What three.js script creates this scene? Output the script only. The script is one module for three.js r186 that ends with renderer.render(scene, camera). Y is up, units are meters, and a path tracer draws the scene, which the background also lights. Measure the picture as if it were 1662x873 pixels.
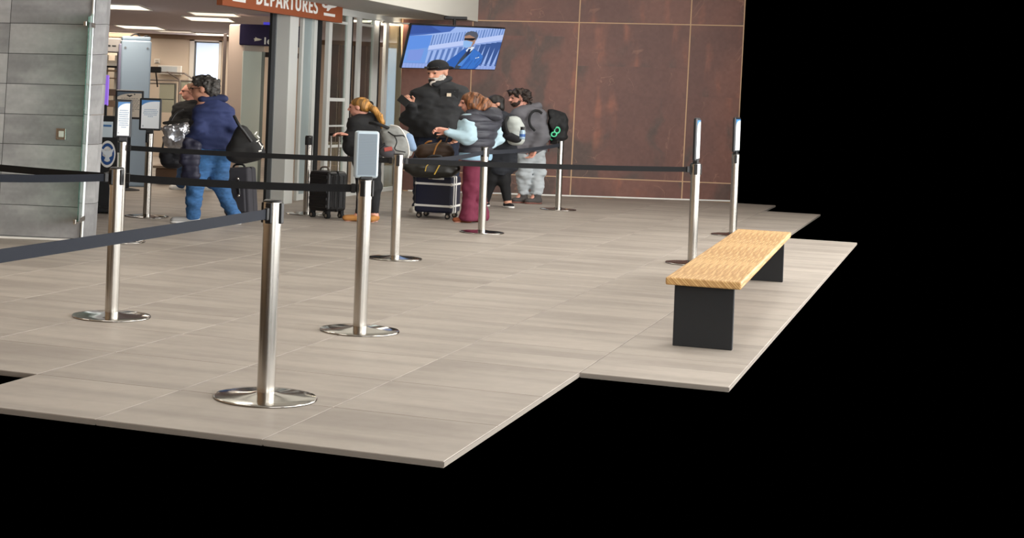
import * as THREE from 'three';
import { RoundedBoxGeometry } from 'three/addons/geometries/RoundedBoxGeometry.js';
import { mergeGeometries } from 'three/addons/utils/BufferGeometryUtils.js';
import { FontLoader } from 'three/addons/loaders/FontLoader.js';
import { TextGeometry } from 'three/addons/geometries/TextGeometry.js';
import { RectAreaLightUniformsLib } from 'three/addons/lights/RectAreaLightUniformsLib.js';

RectAreaLightUniformsLib.init();
const V = (x, y, z) => new THREE.Vector3(x, y, z);
const scene = new THREE.Scene();
scene.background = new THREE.Color(0x000000);   // nothing is built beyond the part of the hall that the photograph shows

// ---------------------------------------------------------------- camera
const F = 2600, CX = 600, CY = 154.5, ROLL = 0.038, EYE = 1.55;   // focal length and principal point in pixels of the 1662 x 873 frame
const camera = new THREE.PerspectiveCamera(2 * Math.atan(436.5 / F) * 180 / Math.PI, 1662 / 873, 0.1, 200);
camera.position.set(0, EYE, 0);
camera.rotation.set(0, 0, ROLL);
camera.setViewOffset(1662, 873, 831 - CX, 436.5 - CY, 1662, 873);

// ---------------------------------------------------------------- daylight, rear fill and exposure
const renderer = new THREE.WebGLRenderer({ antialias: true });
renderer.toneMapping = THREE.LinearToneMapping;
renderer.toneMappingExposure = 1.2;
renderer.shadowMap.enabled = true;
const DAY = new THREE.Color(1.0, 0.98, 0.95), WARM = new THREE.Color(1.0, 0.86, 0.7);
function areaLight(w, h, at, towards, color, intensity) {
  const l = new THREE.RectAreaLight(color, intensity, w, h);
  l.position.copy(at); l.lookAt(towards); l.castShadow = true; scene.add(l); return l;
}
const WINDOW_RIGHT = 6.0, REAR_FILL = 5.0, HALL_FILL = 8;  // the last two feed added fill: rear bay and hall panels
areaLight(21, 3.7, V(8.86, 2.35, -9.2), V(0, 2.35, -9.2), DAY, WINDOW_RIGHT);      // glazing of the right-hand wall of the hall
areaLight(6.4, 3.7, V(5.0, 2.35, 3.86), V(5.0, 2.35, -8), DAY, REAR_FILL);       // unseen bay added behind the camera, on the right, for frontal light

// ---------------------------------------------------------------- helpers
let seed = 7;
const rnd = () => { seed = (seed * 1664525 + 1013904223) >>> 0; return seed / 4294967296; };
const range = (a, b) => a + (b - a) * rnd();
const cR = Math.cos(ROLL), sR = Math.sin(ROLL);
function dir(px, py) { const u = (px - CX) / F, v = (CY - py) / F; return V(u * cR - v * sR, u * sR + v * cR, -1); }
const W = (px, py, Z) => dir(px, py).multiplyScalar(Z).add(V(0, EYE, 0));            // point on a pixel's ray at a known depth
function G(px, py) { const d = dir(px, py); return d.multiplyScalar(-EYE / d.y).add(V(0, EYE, 0)); }   // point on the floor
function onPlane(px, py, p, n) { const d = dir(px, py), o = V(0, EYE, 0); return d.multiplyScalar(p.clone().sub(o).dot(n) / d.dot(n)).add(o); }
function project(p) { const X = p.x / -p.z, Y = (p.y - EYE) / -p.z; return [CX + F * (X * cR + Y * sR), CY - F * (-X * sR + Y * cR)]; }
const names = {};
function numbered(n) { const k = names[n] = (names[n] ?? -1) + 1; return k ? n + '_' + String(k).padStart(3, '0') : n; }
function mesh(name, geo, m, parent) {
  const o = new THREE.Mesh(geo, m); o.name = name; o.castShadow = o.receiveShadow = true; if (parent) parent.add(o); return o;
}
function thing(name, label, category, at = V(0, 0, 0), group) {
  const o = new THREE.Group(); o.name = numbered(name); o.position.copy(at); scene.add(o);
  o.userData = { label, category }; if (group) o.userData.group = group; return o;
}
function structure(name, label, at = V(0, 0, 0)) {
  const o = new THREE.Group(); o.name = name; o.position.copy(at); scene.add(o); o.userData = { kind: 'structure', label, category: name.replace(/_.*/, '') }; return o;
}
function box(w, h, d, x = 0, y = 0, z = 0) { const g = new THREE.BoxGeometry(w, h, d); g.translate(x, y, z); return g; }
function rbox(w, h, d, r, x = 0, y = 0, z = 0, seg = 3) { const g = new RoundedBoxGeometry(w, h, d, seg, Math.min(r, w / 2.01, h / 2.01, d / 2.01)); g.translate(x, y, z); return g; }
function cyl(r0, r1, h, x = 0, y = 0, z = 0, seg = 32) { const g = new THREE.CylinderGeometry(r1, r0, h, seg); g.translate(x, y + h / 2, z); return g; }
function bar(a, b, r, seg = 10) { const d = b.clone().sub(a), g = new THREE.CylinderGeometry(r, r, d.length(), seg); g.applyQuaternion(new THREE.Quaternion().setFromUnitVectors(V(0, 1, 0), d.normalize())); g.translate((a.x + b.x) / 2, (a.y + b.y) / 2, (a.z + b.z) / 2); return g; }
function tube(pts, r, n = 32, seg = 8) { return new THREE.TubeGeometry(new THREE.CatmullRomCurve3(pts), n, r, seg, false); }
function merged(list) { return mergeGeometries(list.map((g) => { const h = g.index ? g.toNonIndexed() : g; for (const k of Object.keys(h.attributes)) if (!['position', 'normal', 'uv'].includes(k)) h.deleteAttribute(k); return h; })); }
// a slab whose front face has the given four corners (bottom left, bottom right, top right, top left), with uv in metres
function slab(c, thick, uv0 = [0, 0], back) {
  const n = back ?? V(0, 0, 0).crossVectors(c[1].clone().sub(c[0]), c[3].clone().sub(c[0])).normalize().multiplyScalar(-1);
  const b = c.map((p) => p.clone().addScaledVector(n, thick)), pos = [], uv = [], w = c[1].distanceTo(c[0]), h = c[3].distanceTo(c[0]);
  const quad = (p, q) => { for (const i of [0, 1, 2, 0, 2, 3]) { pos.push(p[i].x, p[i].y, p[i].z); uv.push(uv0[0] + q[i][0], uv0[1] + q[i][1]); } };
  quad(c, [[0, 0], [w, 0], [w, h], [0, h]]); quad([b[1], b[0], b[3], b[2]], [[0, 0], [w, 0], [w, h], [0, h]]);
  const side = (i, j, l) => quad([c[j], c[i], b[i], b[j]], [[l, 0], [0, 0], [0, thick], [l, thick]]);
  side(0, 1, w); side(1, 2, h); side(2, 3, w); side(3, 0, h);
  const g = new THREE.BufferGeometry(); g.setAttribute('position', new THREE.Float32BufferAttribute(pos, 3)); g.setAttribute('uv', new THREE.Float32BufferAttribute(uv, 2)); g.computeVertexNormals(); return g;
}
function rel(g, at) { g.translate(-at.x, -at.y, -at.z); return g; }

// ---------------------------------------------------------------- procedural textures
function hash(x, y, s) { let h = (x * 374761393 + y * 668265263 + s * 1274126177) | 0; h = Math.imul(h ^ (h >>> 13), 1274126177); return ((h ^ (h >>> 16)) >>> 0) / 4294967296; }
function vnoise(x, y, s, per) {   // tiling value noise
  const xi = Math.floor(x), yi = Math.floor(y), fx = x - xi, fy = y - yi, u = fx * fx * (3 - 2 * fx), v = fy * fy * (3 - 2 * fy), m = (a) => ((a % per) + per) % per;
  const a = hash(m(xi), m(yi), s), b = hash(m(xi + 1), m(yi), s), c = hash(m(xi), m(yi + 1), s), d = hash(m(xi + 1), m(yi + 1), s);
  return a + (b - a) * u + (c - a) * v + (a - b - c + d) * u * v;
}
function fbm(x, y, s, per, oct = 5, gain = 0.5) { let t = 0, a = 0.5, n = 0; for (let i = 0; i < oct; i++) { t += a * vnoise(x, y, s + i, per); n += a; x *= 2; y *= 2; per *= 2; a *= gain; } return t / n; }
function texture(size, metres, f, srgb = true) {
  const d = new Uint8Array(size * size * 4);
  for (let j = 0; j < size; j++) for (let i = 0; i < size; i++) { const c = f(i / size, j / size), k = (j * size + i) * 4; for (let q = 0; q < 3; q++) d[k + q] = Math.max(0, Math.min(255, c[q] * 255)); d[k + 3] = 255; }
  const t = new THREE.DataTexture(d, size, size); t.wrapS = t.wrapT = THREE.RepeatWrapping; t.magFilter = THREE.LinearFilter; t.minFilter = THREE.LinearMipmapLinearFilter; t.generateMipmaps = true;
  if (srgb) t.colorSpace = THREE.SRGBColorSpace; t.repeat.set(1 / metres[0], 1 / metres[1]); t.needsUpdate = true; return t;
}
function mix(a, b, t) { return a.map((v, i) => v + (b[i] - v) * t); }
const sstep = (a, b, x) => { const t = Math.max(0, Math.min(1, (x - a) / (b - a))); return t * t * (3 - 2 * t); };
const rgb = (r, g, b) => [r / 255, g / 255, b / 255];
const M = {};
const mat = (o) => new THREE.MeshStandardMaterial(o);
{
  const floorTex = texture(1024, [3.4, 3.4], (x, y) => {
    const big = fbm(x * 3, y * 5, 11, 3, 4), streak = fbm(x * 4, y * 28, 31, 4, 4), fine = fbm(x * 64, y * 64, 51, 64, 2);
    let c = mix(rgb(160, 151, 142), rgb(182, 173, 163), sstep(0.3, 0.7, big * 0.55 + streak * 0.45)); return c.map((v) => v + (fine - 0.5) * 0.03);
  });
  M.floor = [0.97, 1, 1.03].map((k) => mat({ color: new THREE.Color().setRGB(0.84 * k, 0.83 * k, 0.82 * k), map: floorTex, roughness: 0.55 }));
  M.grout = mat({ color: 0x8d857c, roughness: 0.9 });
  const rust = texture(2048, [4.6, 4.6], (x, y) => {
    const a = fbm(x * 4, y * 4, 3, 4, 5), b = fbm(x * 7 + a * 2, y * 5 + a, 17, 7, 5), v = fbm(x * 22, y * 4, 41, 22, 4), f = fbm(x * 90, y * 90, 61, 90, 2), r = fbm(x * 9 + a * 3, y * 7 + b * 3, 77, 9, 5);
    let c = mix(rgb(94, 55, 43), rgb(114, 69, 54), sstep(0.3, 0.7, a));
    c = mix(c, rgb(70, 50, 40), sstep(0.5, 0.68, b) * 0.8);
    c = mix(c, rgb(148, 86, 60), sstep(0.6, 0.8, v * 0.5 + r * 0.5) * 0.75);
    const line = 1 - Math.min(1, Math.abs(r - 0.5) * 60); c = mix(c, rgb(176, 130, 100), Math.max(0, line) * sstep(0.5, 0.62, v) * 0.4);
    return c.map((q) => q + (f - 0.5) * 0.05);
  });
  M.rust = mat({ map: rust, roughness: 0.5 });
  M.rustGrout = mat({ color: 0xc8a683, roughness: 0.85 });
  const conc = texture(1024, [2.2, 2.2], (x, y) => {
    const a = fbm(x * 3, y * 5, 5, 3, 5), b = fbm(x * 8 + a, y * 14, 25, 8, 4), f = fbm(x * 70, y * 70, 45, 70, 2), s = fbm(x * 3, y * 40, 65, 3, 3);
    let c = mix(rgb(140, 140, 141), rgb(182, 182, 182), sstep(0.3, 0.7, a * 0.6 + b * 0.25 + s * 0.15)); return c.map((v) => v + (f - 0.5) * 0.045);
  });
  M.concrete = mat({ map: conc, roughness: 0.55 });
  M.concreteJoint = mat({ color: 0x3c3d3c, roughness: 0.9 });
  const wood = texture(1024, [0.8, 0.8], (x, y) => {
    const w = fbm(x * 3, y * 3, 9, 3, 3), g = fbm(x * 6 + w, y * 90, 19, 6, 3), p = fbm(x * 30, y * 200, 29, 30, 2);
    let c = mix(rgb(178, 136, 84), rgb(216, 178, 122), sstep(0.25, 0.75, g)); return c.map((v) => v - sstep(0.6, 0.8, p) * 0.09);
  });
  M.oak = mat({ map: wood, roughness: 0.5 });
}
{
  const streak = texture(256, [0.25, 0.5], (x, y) => { const a = fbm(x * 40, y * 3, 5, 40, 3), b = fbm(x * 12, y * 2, 15, 12, 2), v = 0.5 + 0.75 * sstep(0.25, 0.75, a * 0.6 + b * 0.4) * 0.9; return [v, v, v].map((q) => Math.min(1, q)); });
  M.strands = (c, r = 0.5) => mat({ color: c, roughness: r, map: streak });
  const den = texture(512, [0.9, 0.9], (x, y) => { const a = fbm(x * 5, y * 5, 8, 5, 4), b = fbm(x * 60, y * 60, 18, 60, 2), v = 0.66 + 0.5 * (a - 0.5) * 0.8 + (b - 0.5) * 0.2; return [v * 0.96, v, v * 1.04].map((q) => Math.min(1, q + 0.1)); });
  M.mottled = (c, r = 0.9) => mat({ color: c, roughness: r, map: den });
}
M.grey = mat({ color: 0x9b9b98, roughness: 0.6 });
M.steel = mat({ color: 0xb4b1ab, metalness: 1, roughness: 0.2 });
M.brushed = new THREE.MeshPhysicalMaterial({ color: 0xc3bfb8, metalness: 1, roughness: 0.26 });
M.chrome = mat({ color: 0xb0aca6, metalness: 1, roughness: 0.1 });
M.black = mat({ color: 0x141416, roughness: 0.45 });
M.matteBlack = mat({ color: 0x17181a, roughness: 0.8 });
M.belt = mat({ color: 0x0d0e11, roughness: 0.9 });
M.beltNavy = mat({ color: 0x151a25, roughness: 0.9 });
M.white = mat({ color: 0xe9e7e1, roughness: 0.75 });
M.offwhite = mat({ color: 0xd8d3c8, roughness: 0.8 });
M.alu = mat({ color: 0xdde0dc, roughness: 0.45, metalness: 0.1 });
M.aluDark = mat({ color: 0x6d7276, roughness: 0.45, metalness: 0.35 });
M.rubber = mat({ color: 0x16181a, roughness: 0.7 });
M.glass = new THREE.MeshPhysicalMaterial({ color: 0xe6eeec, transmission: 1, thickness: 0, roughness: 0.02, ior: 1.5 });
M.glassGreen = new THREE.MeshPhysicalMaterial({ color: 0xb9d6cd, transmission: 1, thickness: 0, roughness: 0.03, ior: 1.5 });
M.frosted = new THREE.MeshPhysicalMaterial({ color: 0xc4d2d4, transmission: 0.55, thickness: 0, roughness: 0.55 });
M.tan = mat({ color: 0xd8cbbb, roughness: 0.85 });
M.tanDark = mat({ color: 0x8d7763, roughness: 0.85 });

// ---------------------------------------------------------------- floor: large porcelain tiles laid square to the glazed screen
const DIRG = V(0.3497, 0, -0.9368), NRM = V(0.9368, 0, 0.3497), GA = V(-1.11, 0, -22.2);   // run, hall-side normal and a point of the glazed screen
const POST = {};
function postAt(key, px, pyTop, ppm) { const p = W(px, pyTop, F / ppm); p.y = 0; POST[key] = p; return p; }
postAt('near_left', 190, 272, 242); postAt('sign_left', 199, 228, 163); postAt('sign_second', 243, 217, 136); postAt('sign_rear', 209, 196, 109);
postAt('plain_near', 443, 330, 321); postAt('louvre', 593, 292, 247); postAt('row_a', 647, 251, 170); postAt('row_b', 787, 238, 139.3); postAt('row_c', 910, 228, 112.2);
postAt('sign_right', 1129, 272, 163.5); postAt('sign_far_right', 1194, 252, 132); postAt('by_doors', 502, 218, 127);
POST.off_left_near = V(-1.79, 0, -4.2); postAt('off_left_mid', -70, 296, 258); postAt('off_left_far', -70, 268, 222);
const BENCH = [V(1.955, 0, -10.35), V(3.43, 0, -14.75)];   // the two ends of the oak bench's edge
{
  const floor = structure('floor', 'pale beige large format floor tiles with a soft sheen');
  const inside = (poly, x, y) => { let c = false; for (let i = 0, j = poly.length - 1; i < poly.length; j = i++) if ((poly[i][1] > y) !== (poly[j][1] > y) && x < (poly[j][0] - poly[i][0]) * (y - poly[i][1]) / (poly[j][1] - poly[i][1]) + poly[i][0]) c = !c; return c; };
  const hull = [[-60, 100], [1207, 100], [1215, 330], [1310, 420], [1215, 575], [1000, 590], [700, 600], [560, 690], [330, 690], [120, 560], [-60, 500]];
  const lx = 0.85, ly = 0.85, gap = 0.006, T2 = V(0.9368, 0, 0.3497), O = V(1.46, 0, -14.6);
  const geos = []; for (let k = 0; k < 6; k++) { const g = rbox(ly - gap, 0.03, lx - gap, 0.0025, 0, -0.015, 0, 1), uv = g.attributes.uv, p = g.attributes.position, ou = range(0, 3.4), ov = range(0, 3.4); for (let i = 0; i < uv.count; i++) uv.setXY(i, p.getX(i) + ou, p.getZ(i) + ov); geos.push(g); }
  const turn = Math.atan2(-T2.z, T2.x); let n = 0;
  for (let i = -14; i < 34; i++) for (let j = -16; j < 14; j++) {
    const c = O.clone().addScaledVector(DIRG, (i + 0.5) * lx).addScaledVector(T2, (j + 0.5) * ly);
    const pts = [c, ...[[1, 1], [1, -1], [-1, 1], [-1, -1]].map(([a, b]) => c.clone().addScaledVector(DIRG, a * lx * 0.45).addScaledVector(T2, b * ly * 0.45))];
    const seen = -c.z > 4 && -c.z < 36.6 && pts.some((p) => inside(hull, ...project(p)));
    const carries = Object.values(POST).some((p) => Math.abs(p.clone().sub(c).dot(DIRG)) < lx / 2 + 0.2 && Math.abs(p.clone().sub(c).dot(T2)) < ly / 2 + 0.2);
    if (-c.z > 26.6 && c.x > 1.5) continue;
    if (!seen && !carries) continue;
    const t = mesh('tile', geos[Math.floor(rnd() * 6)], M.floor[Math.floor(rnd() * 3)], floor); t.position.copy(c); t.rotation.y = turn + (rnd() < 0.5 ? Math.PI : 0); n++;
    const gm = mesh('grout', n === 1 ? (M.groutGeo = box(ly + 0.002, 0.02, lx + 0.002, 0, -0.0135, 0)) : M.groutGeo, M.grout, floor); gm.position.copy(c); gm.rotation.y = turn;
  }
}

// ---------------------------------------------------------------- brown panelled wall
const BW0 = G(660, 310), BW1 = G(1200, 327.5), BWD = BW1.clone().sub(BW0).normalize(), BWN = V(-BWD.z, 0, BWD.x);   // base line, run and normal (towards the hall)
{
  const wall = structure('wall_back', 'rust brown stone look panels with thin pale joints');
  const on = (px, py) => onPlane(px, py, BW0, BWN);
  const xs = [[655, 0.036], [768, 0.036], [940.5, 0.053], [1121.5, 0.052], [1208, 0.05]];                    // joint x at y = 30 and its lean
  const X = (k, y) => xs[k][0] - xs[k][1] * (y - 30);
  const rows = [(x) => 308.3 + (x - 660) * 0.0365, (x) => 276.5 + (x - 660) * 0.0405, (x) => 33 + (x - 770) * 0.0205, (x) => -235 + (x - 770) * 0.004];
  const g = 1.0;
  for (let k = 0; k < 4; k++) for (let r = 0; r < 3; r++) {
    const c = [[k, r], [k + 1, r], [k + 1, r + 1], [k, r + 1]].map(([a, b], i) => { let x = X(a, 150); for (let q = 0; q < 3; q++) x = X(a, rows[b](x)); const sx = i === 0 || i === 3 ? g : -g, sy = i < 2 ? -g * 0.8 : g * 0.8; return on(x + (k === 0 && sx > 0 ? 0 : sx), rows[b](x) + (r === 0 && i < 2 ? 0 : sy)); });
    mesh('panel', slab(c, 0.012, [k * 1.31 + r * 0.77, r * 1.9 + k * 0.43]), M.rust, wall);
  }
  const bk = [on(655, rows[0](655)), on(X(4, 326), rows[0](1190)), on(X(4, -235), -235), on(655, -235)].map((p) => p.addScaledVector(BWN, -0.004)); bk[0].y = bk[1].y = -0.02; bk[3].y = bk[2].y = 4.6;
  mesh('grout', slab(bk, 0.2), M.rustGrout, wall);
  const bb = structure('baseboard_back', 'thin white strip along the foot of the brown wall');
  const e0 = BW0.clone().addScaledVector(BWD, 0.02).addScaledVector(BWN, 0.02), e1 = on(X(4, 326), rows[0](1190)).addScaledVector(BWN, 0.02); e0.y = e1.y = 0;
  mesh('strip', slab([e0, e1, e1.clone().setY(0.022), e0.clone().setY(0.022)], 0.019), M.white, bb);
}

// ---------------------------------------------------------------- grey tiled wall on the left, its corner trim, glass fin and return
const GZ = 15.85;
{
  const wall = structure('wall_left', 'grey concrete look tiles in wide courses with dark joints');
  const on = (px, py) => W(px, py, GZ);
  const rows = [388, 381.5, 331, 282, 232.5, 184, 135, 86, 37, -12, -62, -120];
  const slope = (y) => 0.028 + (y - 140) * 0.00008;
  const jx = (k, y) => [-420, -195, 19, 152][k] - 0.062 * y;
  for (let k = 0; k < 3; k++) for (let r = 0; r < rows.length - 1; r++) {
    const c = [[k, r], [k + 1, r], [k + 1, r + 1], [k, r + 1]].map(([a, b], i) => { const x = jx(a, rows[b]), y = rows[b] + slope(rows[b]) * x, s = 0.5; return on(x + (i === 0 || i === 3 ? s : a === 3 ? 0 : -s), y + (i < 2 ? (r ? -s : 0) : s)); });
    mesh('tile', slab(c, 0.014, [rnd() * 2.2, rnd() * 2.2]), M.concrete, wall);
  }
  const R = (y) => W(152 - 0.062 * y, y, GZ);
  const bk = [W(-420, 388, GZ), R(388), R(-120), W(-420, -120, GZ)].map((p) => p.add(V(0, 0, -0.004))); bk[0].y = bk[1].y = 0; mesh('grout', slab(bk, 0.25), M.concreteJoint, wall);
  // return beside the trim
  const ret = structure('wall_return', 'pale tiled return at the end of the grey wall');
  const ry = [388, 331, 283.5, 235, 187, 138, 89, 40, -10, -70, -120];
  for (let r = 0; r < ry.length - 1; r++) {
    const p = (side, y) => side ? W(175 - 0.064 * y, y - 1, GZ + 0.35) : W(156 - 0.064 * y, y, GZ + 0.02), s = 0.4;
    const c = [p(0, ry[r] - (r ? s : 0)), p(1, ry[r] - (r ? s : 0)), p(1, ry[r + 1] + s), p(0, ry[r + 1] + s)]; if (!r) { c[0].y = c[1].y = 0; }
    mesh('tile', slab(c, 0.2, [rnd() * 2, rnd() * 2], V(0, 0, -1)), M.paleTile ??= mat({ color: 0xffffff, map: M.concrete.map, roughness: 0.45 }), ret);
  }
  const trim = structure('trim_1', 'polished steel corner trim of the grey wall');
  const t0 = W(132.2, 388, GZ - 0.02), t2 = W(155.4, -60, GZ - 0.02); t0.y = 0; mesh('strip', bar(t0, t2, 0.014, 14), M.trimSteel ??= mat({ color: 0xe4eaea, metalness: 0.6, roughness: 0.35 }), trim);
  const fin = thing('glass_fin', 'narrow green tinted glass fin clipped to the end of the grey wall', 'glass panel', V(0, 0, 0));
  const f0 = W(127, 360, GZ - 0.45), f1 = W(134, 355, GZ - 0.03), f2 = W(152.5, 22, GZ - 0.03), f3 = W(146, 27, GZ - 0.45);
  mesh('pane', slab([f0, f1, f2, f3], 0.012), M.glassGreen, fin);
  for (const [px, py] of [[145.5, 40], [128.5, 357]]) { const c = W(px, py, GZ - 0.25); mesh('clip', rbox(0.03, 0.05, 0.5, 0.008, c.x, c.y, c.z), M.brushed, fin); }
  const base = structure('baseboard_left', 'pale skirting strip along the foot of the grey wall');
  const q0 = W(-420, 388, GZ - 0.01), q1 = W(130, 388, GZ - 0.01); q0.y = q1.y = 0;
  mesh('strip', slab([q0, q1, q1.clone().setY(0.018), q0.clone().setY(0.018)], 0.02), M.white, base);
  const sw = thing('wall_switch', 'small square brushed metal switch plate on the grey wall', 'switch', W(99, 217.5, GZ));
  mesh('plate', rbox(0.095, 0.115, 0.012, 0.004, 0, 0, 0.006), M.brushed, sw); mesh('rocker', rbox(0.05, 0.06, 0.012, 0.004, 0.004, 0.0, 0.014), M.white, sw);
}

// ---------------------------------------------------------------- glazed screen with sliding doors
const SOFFIT = 2.83;
const onG = (px, py, off = 0) => onPlane(px, py, GA.clone().addScaledVector(NRM, off), NRM);
const tG = (px, off = 0, py = 170) => onG(px, py, off).sub(GA).dot(DIRG);                         // distance along the screen at which a pixel column meets it
const TURN = Math.atan2(-DIRG.z, DIRG.x);                                                            // turns local x along the screen
function gbox(t0, t1, y0, y1, off0, off1) { const g = box(t1 - t0, y1 - y0, off1 - off0, (t0 + t1) / 2, (y0 + y1) / 2, (off0 + off1) / 2); return g; }   // local: x along the screen, z towards the hall
function onScreen(o) { o.position.copy(GA); o.rotation.y = TURN; return o; }
{
  const jamb = onScreen(structure('door_jamb', 'wide pale metal door post at the side of the open entrance'));
  mesh('face', gbox(tG(466), tG(480), 0, SOFFIT, -0.2, 0), M.alu, jamb);
  mesh('edge_seal', gbox(tG(466) - 0.02, tG(466) + 0.06, 0, SOFFIT, -0.26, -0.203), M.aluDark, jamb);
  mesh('gasket', gbox(tG(466) - 0.02, tG(466) + 0.05, 0, SOFFIT, -0.3, -0.262), M.rubber, jamb);
  const frame = onScreen(structure('window_1', 'pale aluminium framed glass screen beside the entrance'));
  const stile = (a, b, th, m = M.alu) => { const t1 = tG(b), t0 = Math.min(t1 - 0.05, tG(a + th * 115)); mesh('mullion', gbox(t0, t1, 0, SOFFIT, -th, 0), m, frame); };
  stile(523, 535, 0.06); stile(573, 583, 0.05); stile(617, 627, 0.05); stile(663, 668.5, 0.03);
  for (const [a, b] of [[517, 523], [568, 573], [612, 617], [660, 663]]) mesh('gasket', gbox(tG(a), tG(b) - 0.02, 0, SOFFIT, -0.07, -0.035), M.rubber, frame);
  mesh('head_rail', gbox(tG(480), tG(668.5), SOFFIT - 0.1, SOFFIT, -0.08, 0.005), M.alu, frame);
  mesh('sill_rail', gbox(tG(535), tG(668.5), 0, 0.06, -0.07, 0.004), M.alu, frame);
  for (const [a, b, k] of [[535, 562, 0], [583, 604, 1], [627, 655, 2]]) mesh('pane', gbox(tG(a), tG(b), 0.06, SOFFIT - 0.1, -0.045, -0.035), M.glass, frame);
  for (const [a, b] of [[562, 568], [604, 612], [655, 660]]) mesh('leaf_stile', gbox(tG(a), tG(b), 0.02, SOFFIT - 0.1, -0.06, -0.012), M.alu, frame);
  for (const [a, b, y, h] of [[535, 562, 2.6, 0.04], [535, 562, 1.44, 0.05], [535, 562, 1.06, 0.025], [535, 562, 0.75, 0.04], [583, 604, 2.62, 0.04]]) mesh('rail', gbox(tG(a), tG(b), y, y + h, -0.058, -0.03), M.alu, frame);
  const leaf = onScreen(structure('door_1', 'frosted sliding glass door leaf standing open'));
  mesh('pane', gbox(tG(488, -0.1), tG(512, -0.1), 0.08, 2.66, -0.112, -0.1), M.frosted, leaf);
  mesh('stile', gbox(tG(512), tG(517), 0.01, 2.7, -0.115, -0.06), M.alu, leaf); mesh('stile', gbox(tG(486, -0.1) - 0.02, tG(488, -0.1), 0.01, 2.7, -0.13, -0.085), M.alu, leaf);
  mesh('bottom_rail', gbox(tG(488, -0.1), tG(512, -0.1), 0.01, 0.1, -0.12, -0.09), M.alu, leaf);
  mesh('lock', gbox(tG(507, -0.1), tG(509, -0.1), 1.04, 1.12, -0.1, -0.09), M.rubber, leaf);
  const head = onScreen(structure('wall_header', 'white bulkhead over the entrance with a grey soffit'));
  const off1 = 1.19;
  mesh('fascia', gbox(-8.5, tG(668.5) + 0.42, SOFFIT, 4.6, off1 - 0.06, off1), M.fascia ??= mat({ color: 0xd0cdc3, roughness: 0.8 }), head);
  mesh('soffit', gbox(-8.5, tG(668.5) + 0.02, SOFFIT, SOFFIT + 0.03, -0.3, off1 - 0.06), M.soffit ??= mat({ color: 0xb9b8b4, roughness: 0.8 }), head);
  mesh('upper_wall', gbox(-8.5, tG(668.5), SOFFIT + 0.03, 4.6, -0.3, -0.1), M.white, head);
}
// ---------------------------------------------------------------- departures sign
{
  const s = onScreen(thing('departures_sign', 'orange brown hanging sign with white departures lettering and aircraft symbols', 'sign'));
  const off = 0.1, L = (px, py) => { const p = onG(px, py, off).sub(GA); return [p.dot(DIRG), p.y]; };
  const [t0] = L(361, 6), [t1] = L(556, 20); const y0 = 2.6;
  mesh('board', gbox(t0, t1, y0, y0 + 0.62, off - 0.08, off), M.signOrange ??= mat({ color: 0x9a5230, roughness: 0.6 }), s);
  mesh('bracket', gbox(t0 + 0.4, t0 + 0.5, y0 + 0.2, y0 + 0.4, -0.06, off - 0.08), M.aluDark, s); mesh('bracket', gbox(t1 - 0.5, t1 - 0.4, y0 + 0.2, y0 + 0.4, -0.06, off - 0.08), M.aluDark, s);
  const font = await new FontLoader().loadAsync('fonts/droid/droid_sans_bold.typeface.json');
  const tg = new TextGeometry('DEPARTURES', { font, size: 1, depth: 0.02, curveSegments: 6 }); tg.computeBoundingBox(); const b = tg.boundingBox;
  const a0 = L(415.5, 9)[0], a1 = L(515, 24)[0], cap = 0.206;
  tg.translate(-b.min.x, 0, 0); tg.scale((a1 - a0) / (b.max.x - b.min.x), cap, 0.3); tg.translate(a0, 2.675, off + 0.001);
  M.signWhite = mat({ color: 0xf2f2ee, roughness: 0.5 });
  mesh('lettering', tg, M.signWhite, s).userData.label = 'white capital letters';
  const plane = (ta, tb, up, flip) => {   // aircraft symbol: fuselage, two wings, tail fin, over a bar
    const w = tb - ta, pts = [[0.0, 0.62], [0.05, 0.5], [0.16, 0.42], [0.34, 0.44], [0.30, 0.22], [0.40, 0.2], [0.58, 0.5], [0.86, 0.62], [0.98, 0.74], [0.96, 0.86], [0.84, 0.88], [0.62, 0.78], [0.36, 1.06], [0.26, 1.02], [0.38, 0.7], [0.2, 0.62], [0.08, 0.78], [0.02, 0.78]];
    const sh = new THREE.Shape(pts.map(([x, y]) => new THREE.Vector2(flip ? 1 - x : x, y))), g = new THREE.ExtrudeGeometry(sh, { depth: 0.006, bevelEnabled: false });
    g.scale(w, 0.17, 1); g.translate(ta, up, off + 0.001); mesh('aircraft_symbol', g, M.signWhite, s);
    mesh('symbol_bar', gbox(ta + w * 0.14, tb - w * 0.14, up - 0.035, up + 0.005, off, off + 0.007), M.signWhite, s);
  };
  plane(L(522, 16)[0], L(547, 16)[0], 2.705, false); plane(L(373, 2)[0], L(402, 2)[0], 2.705, true);
}
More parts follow.
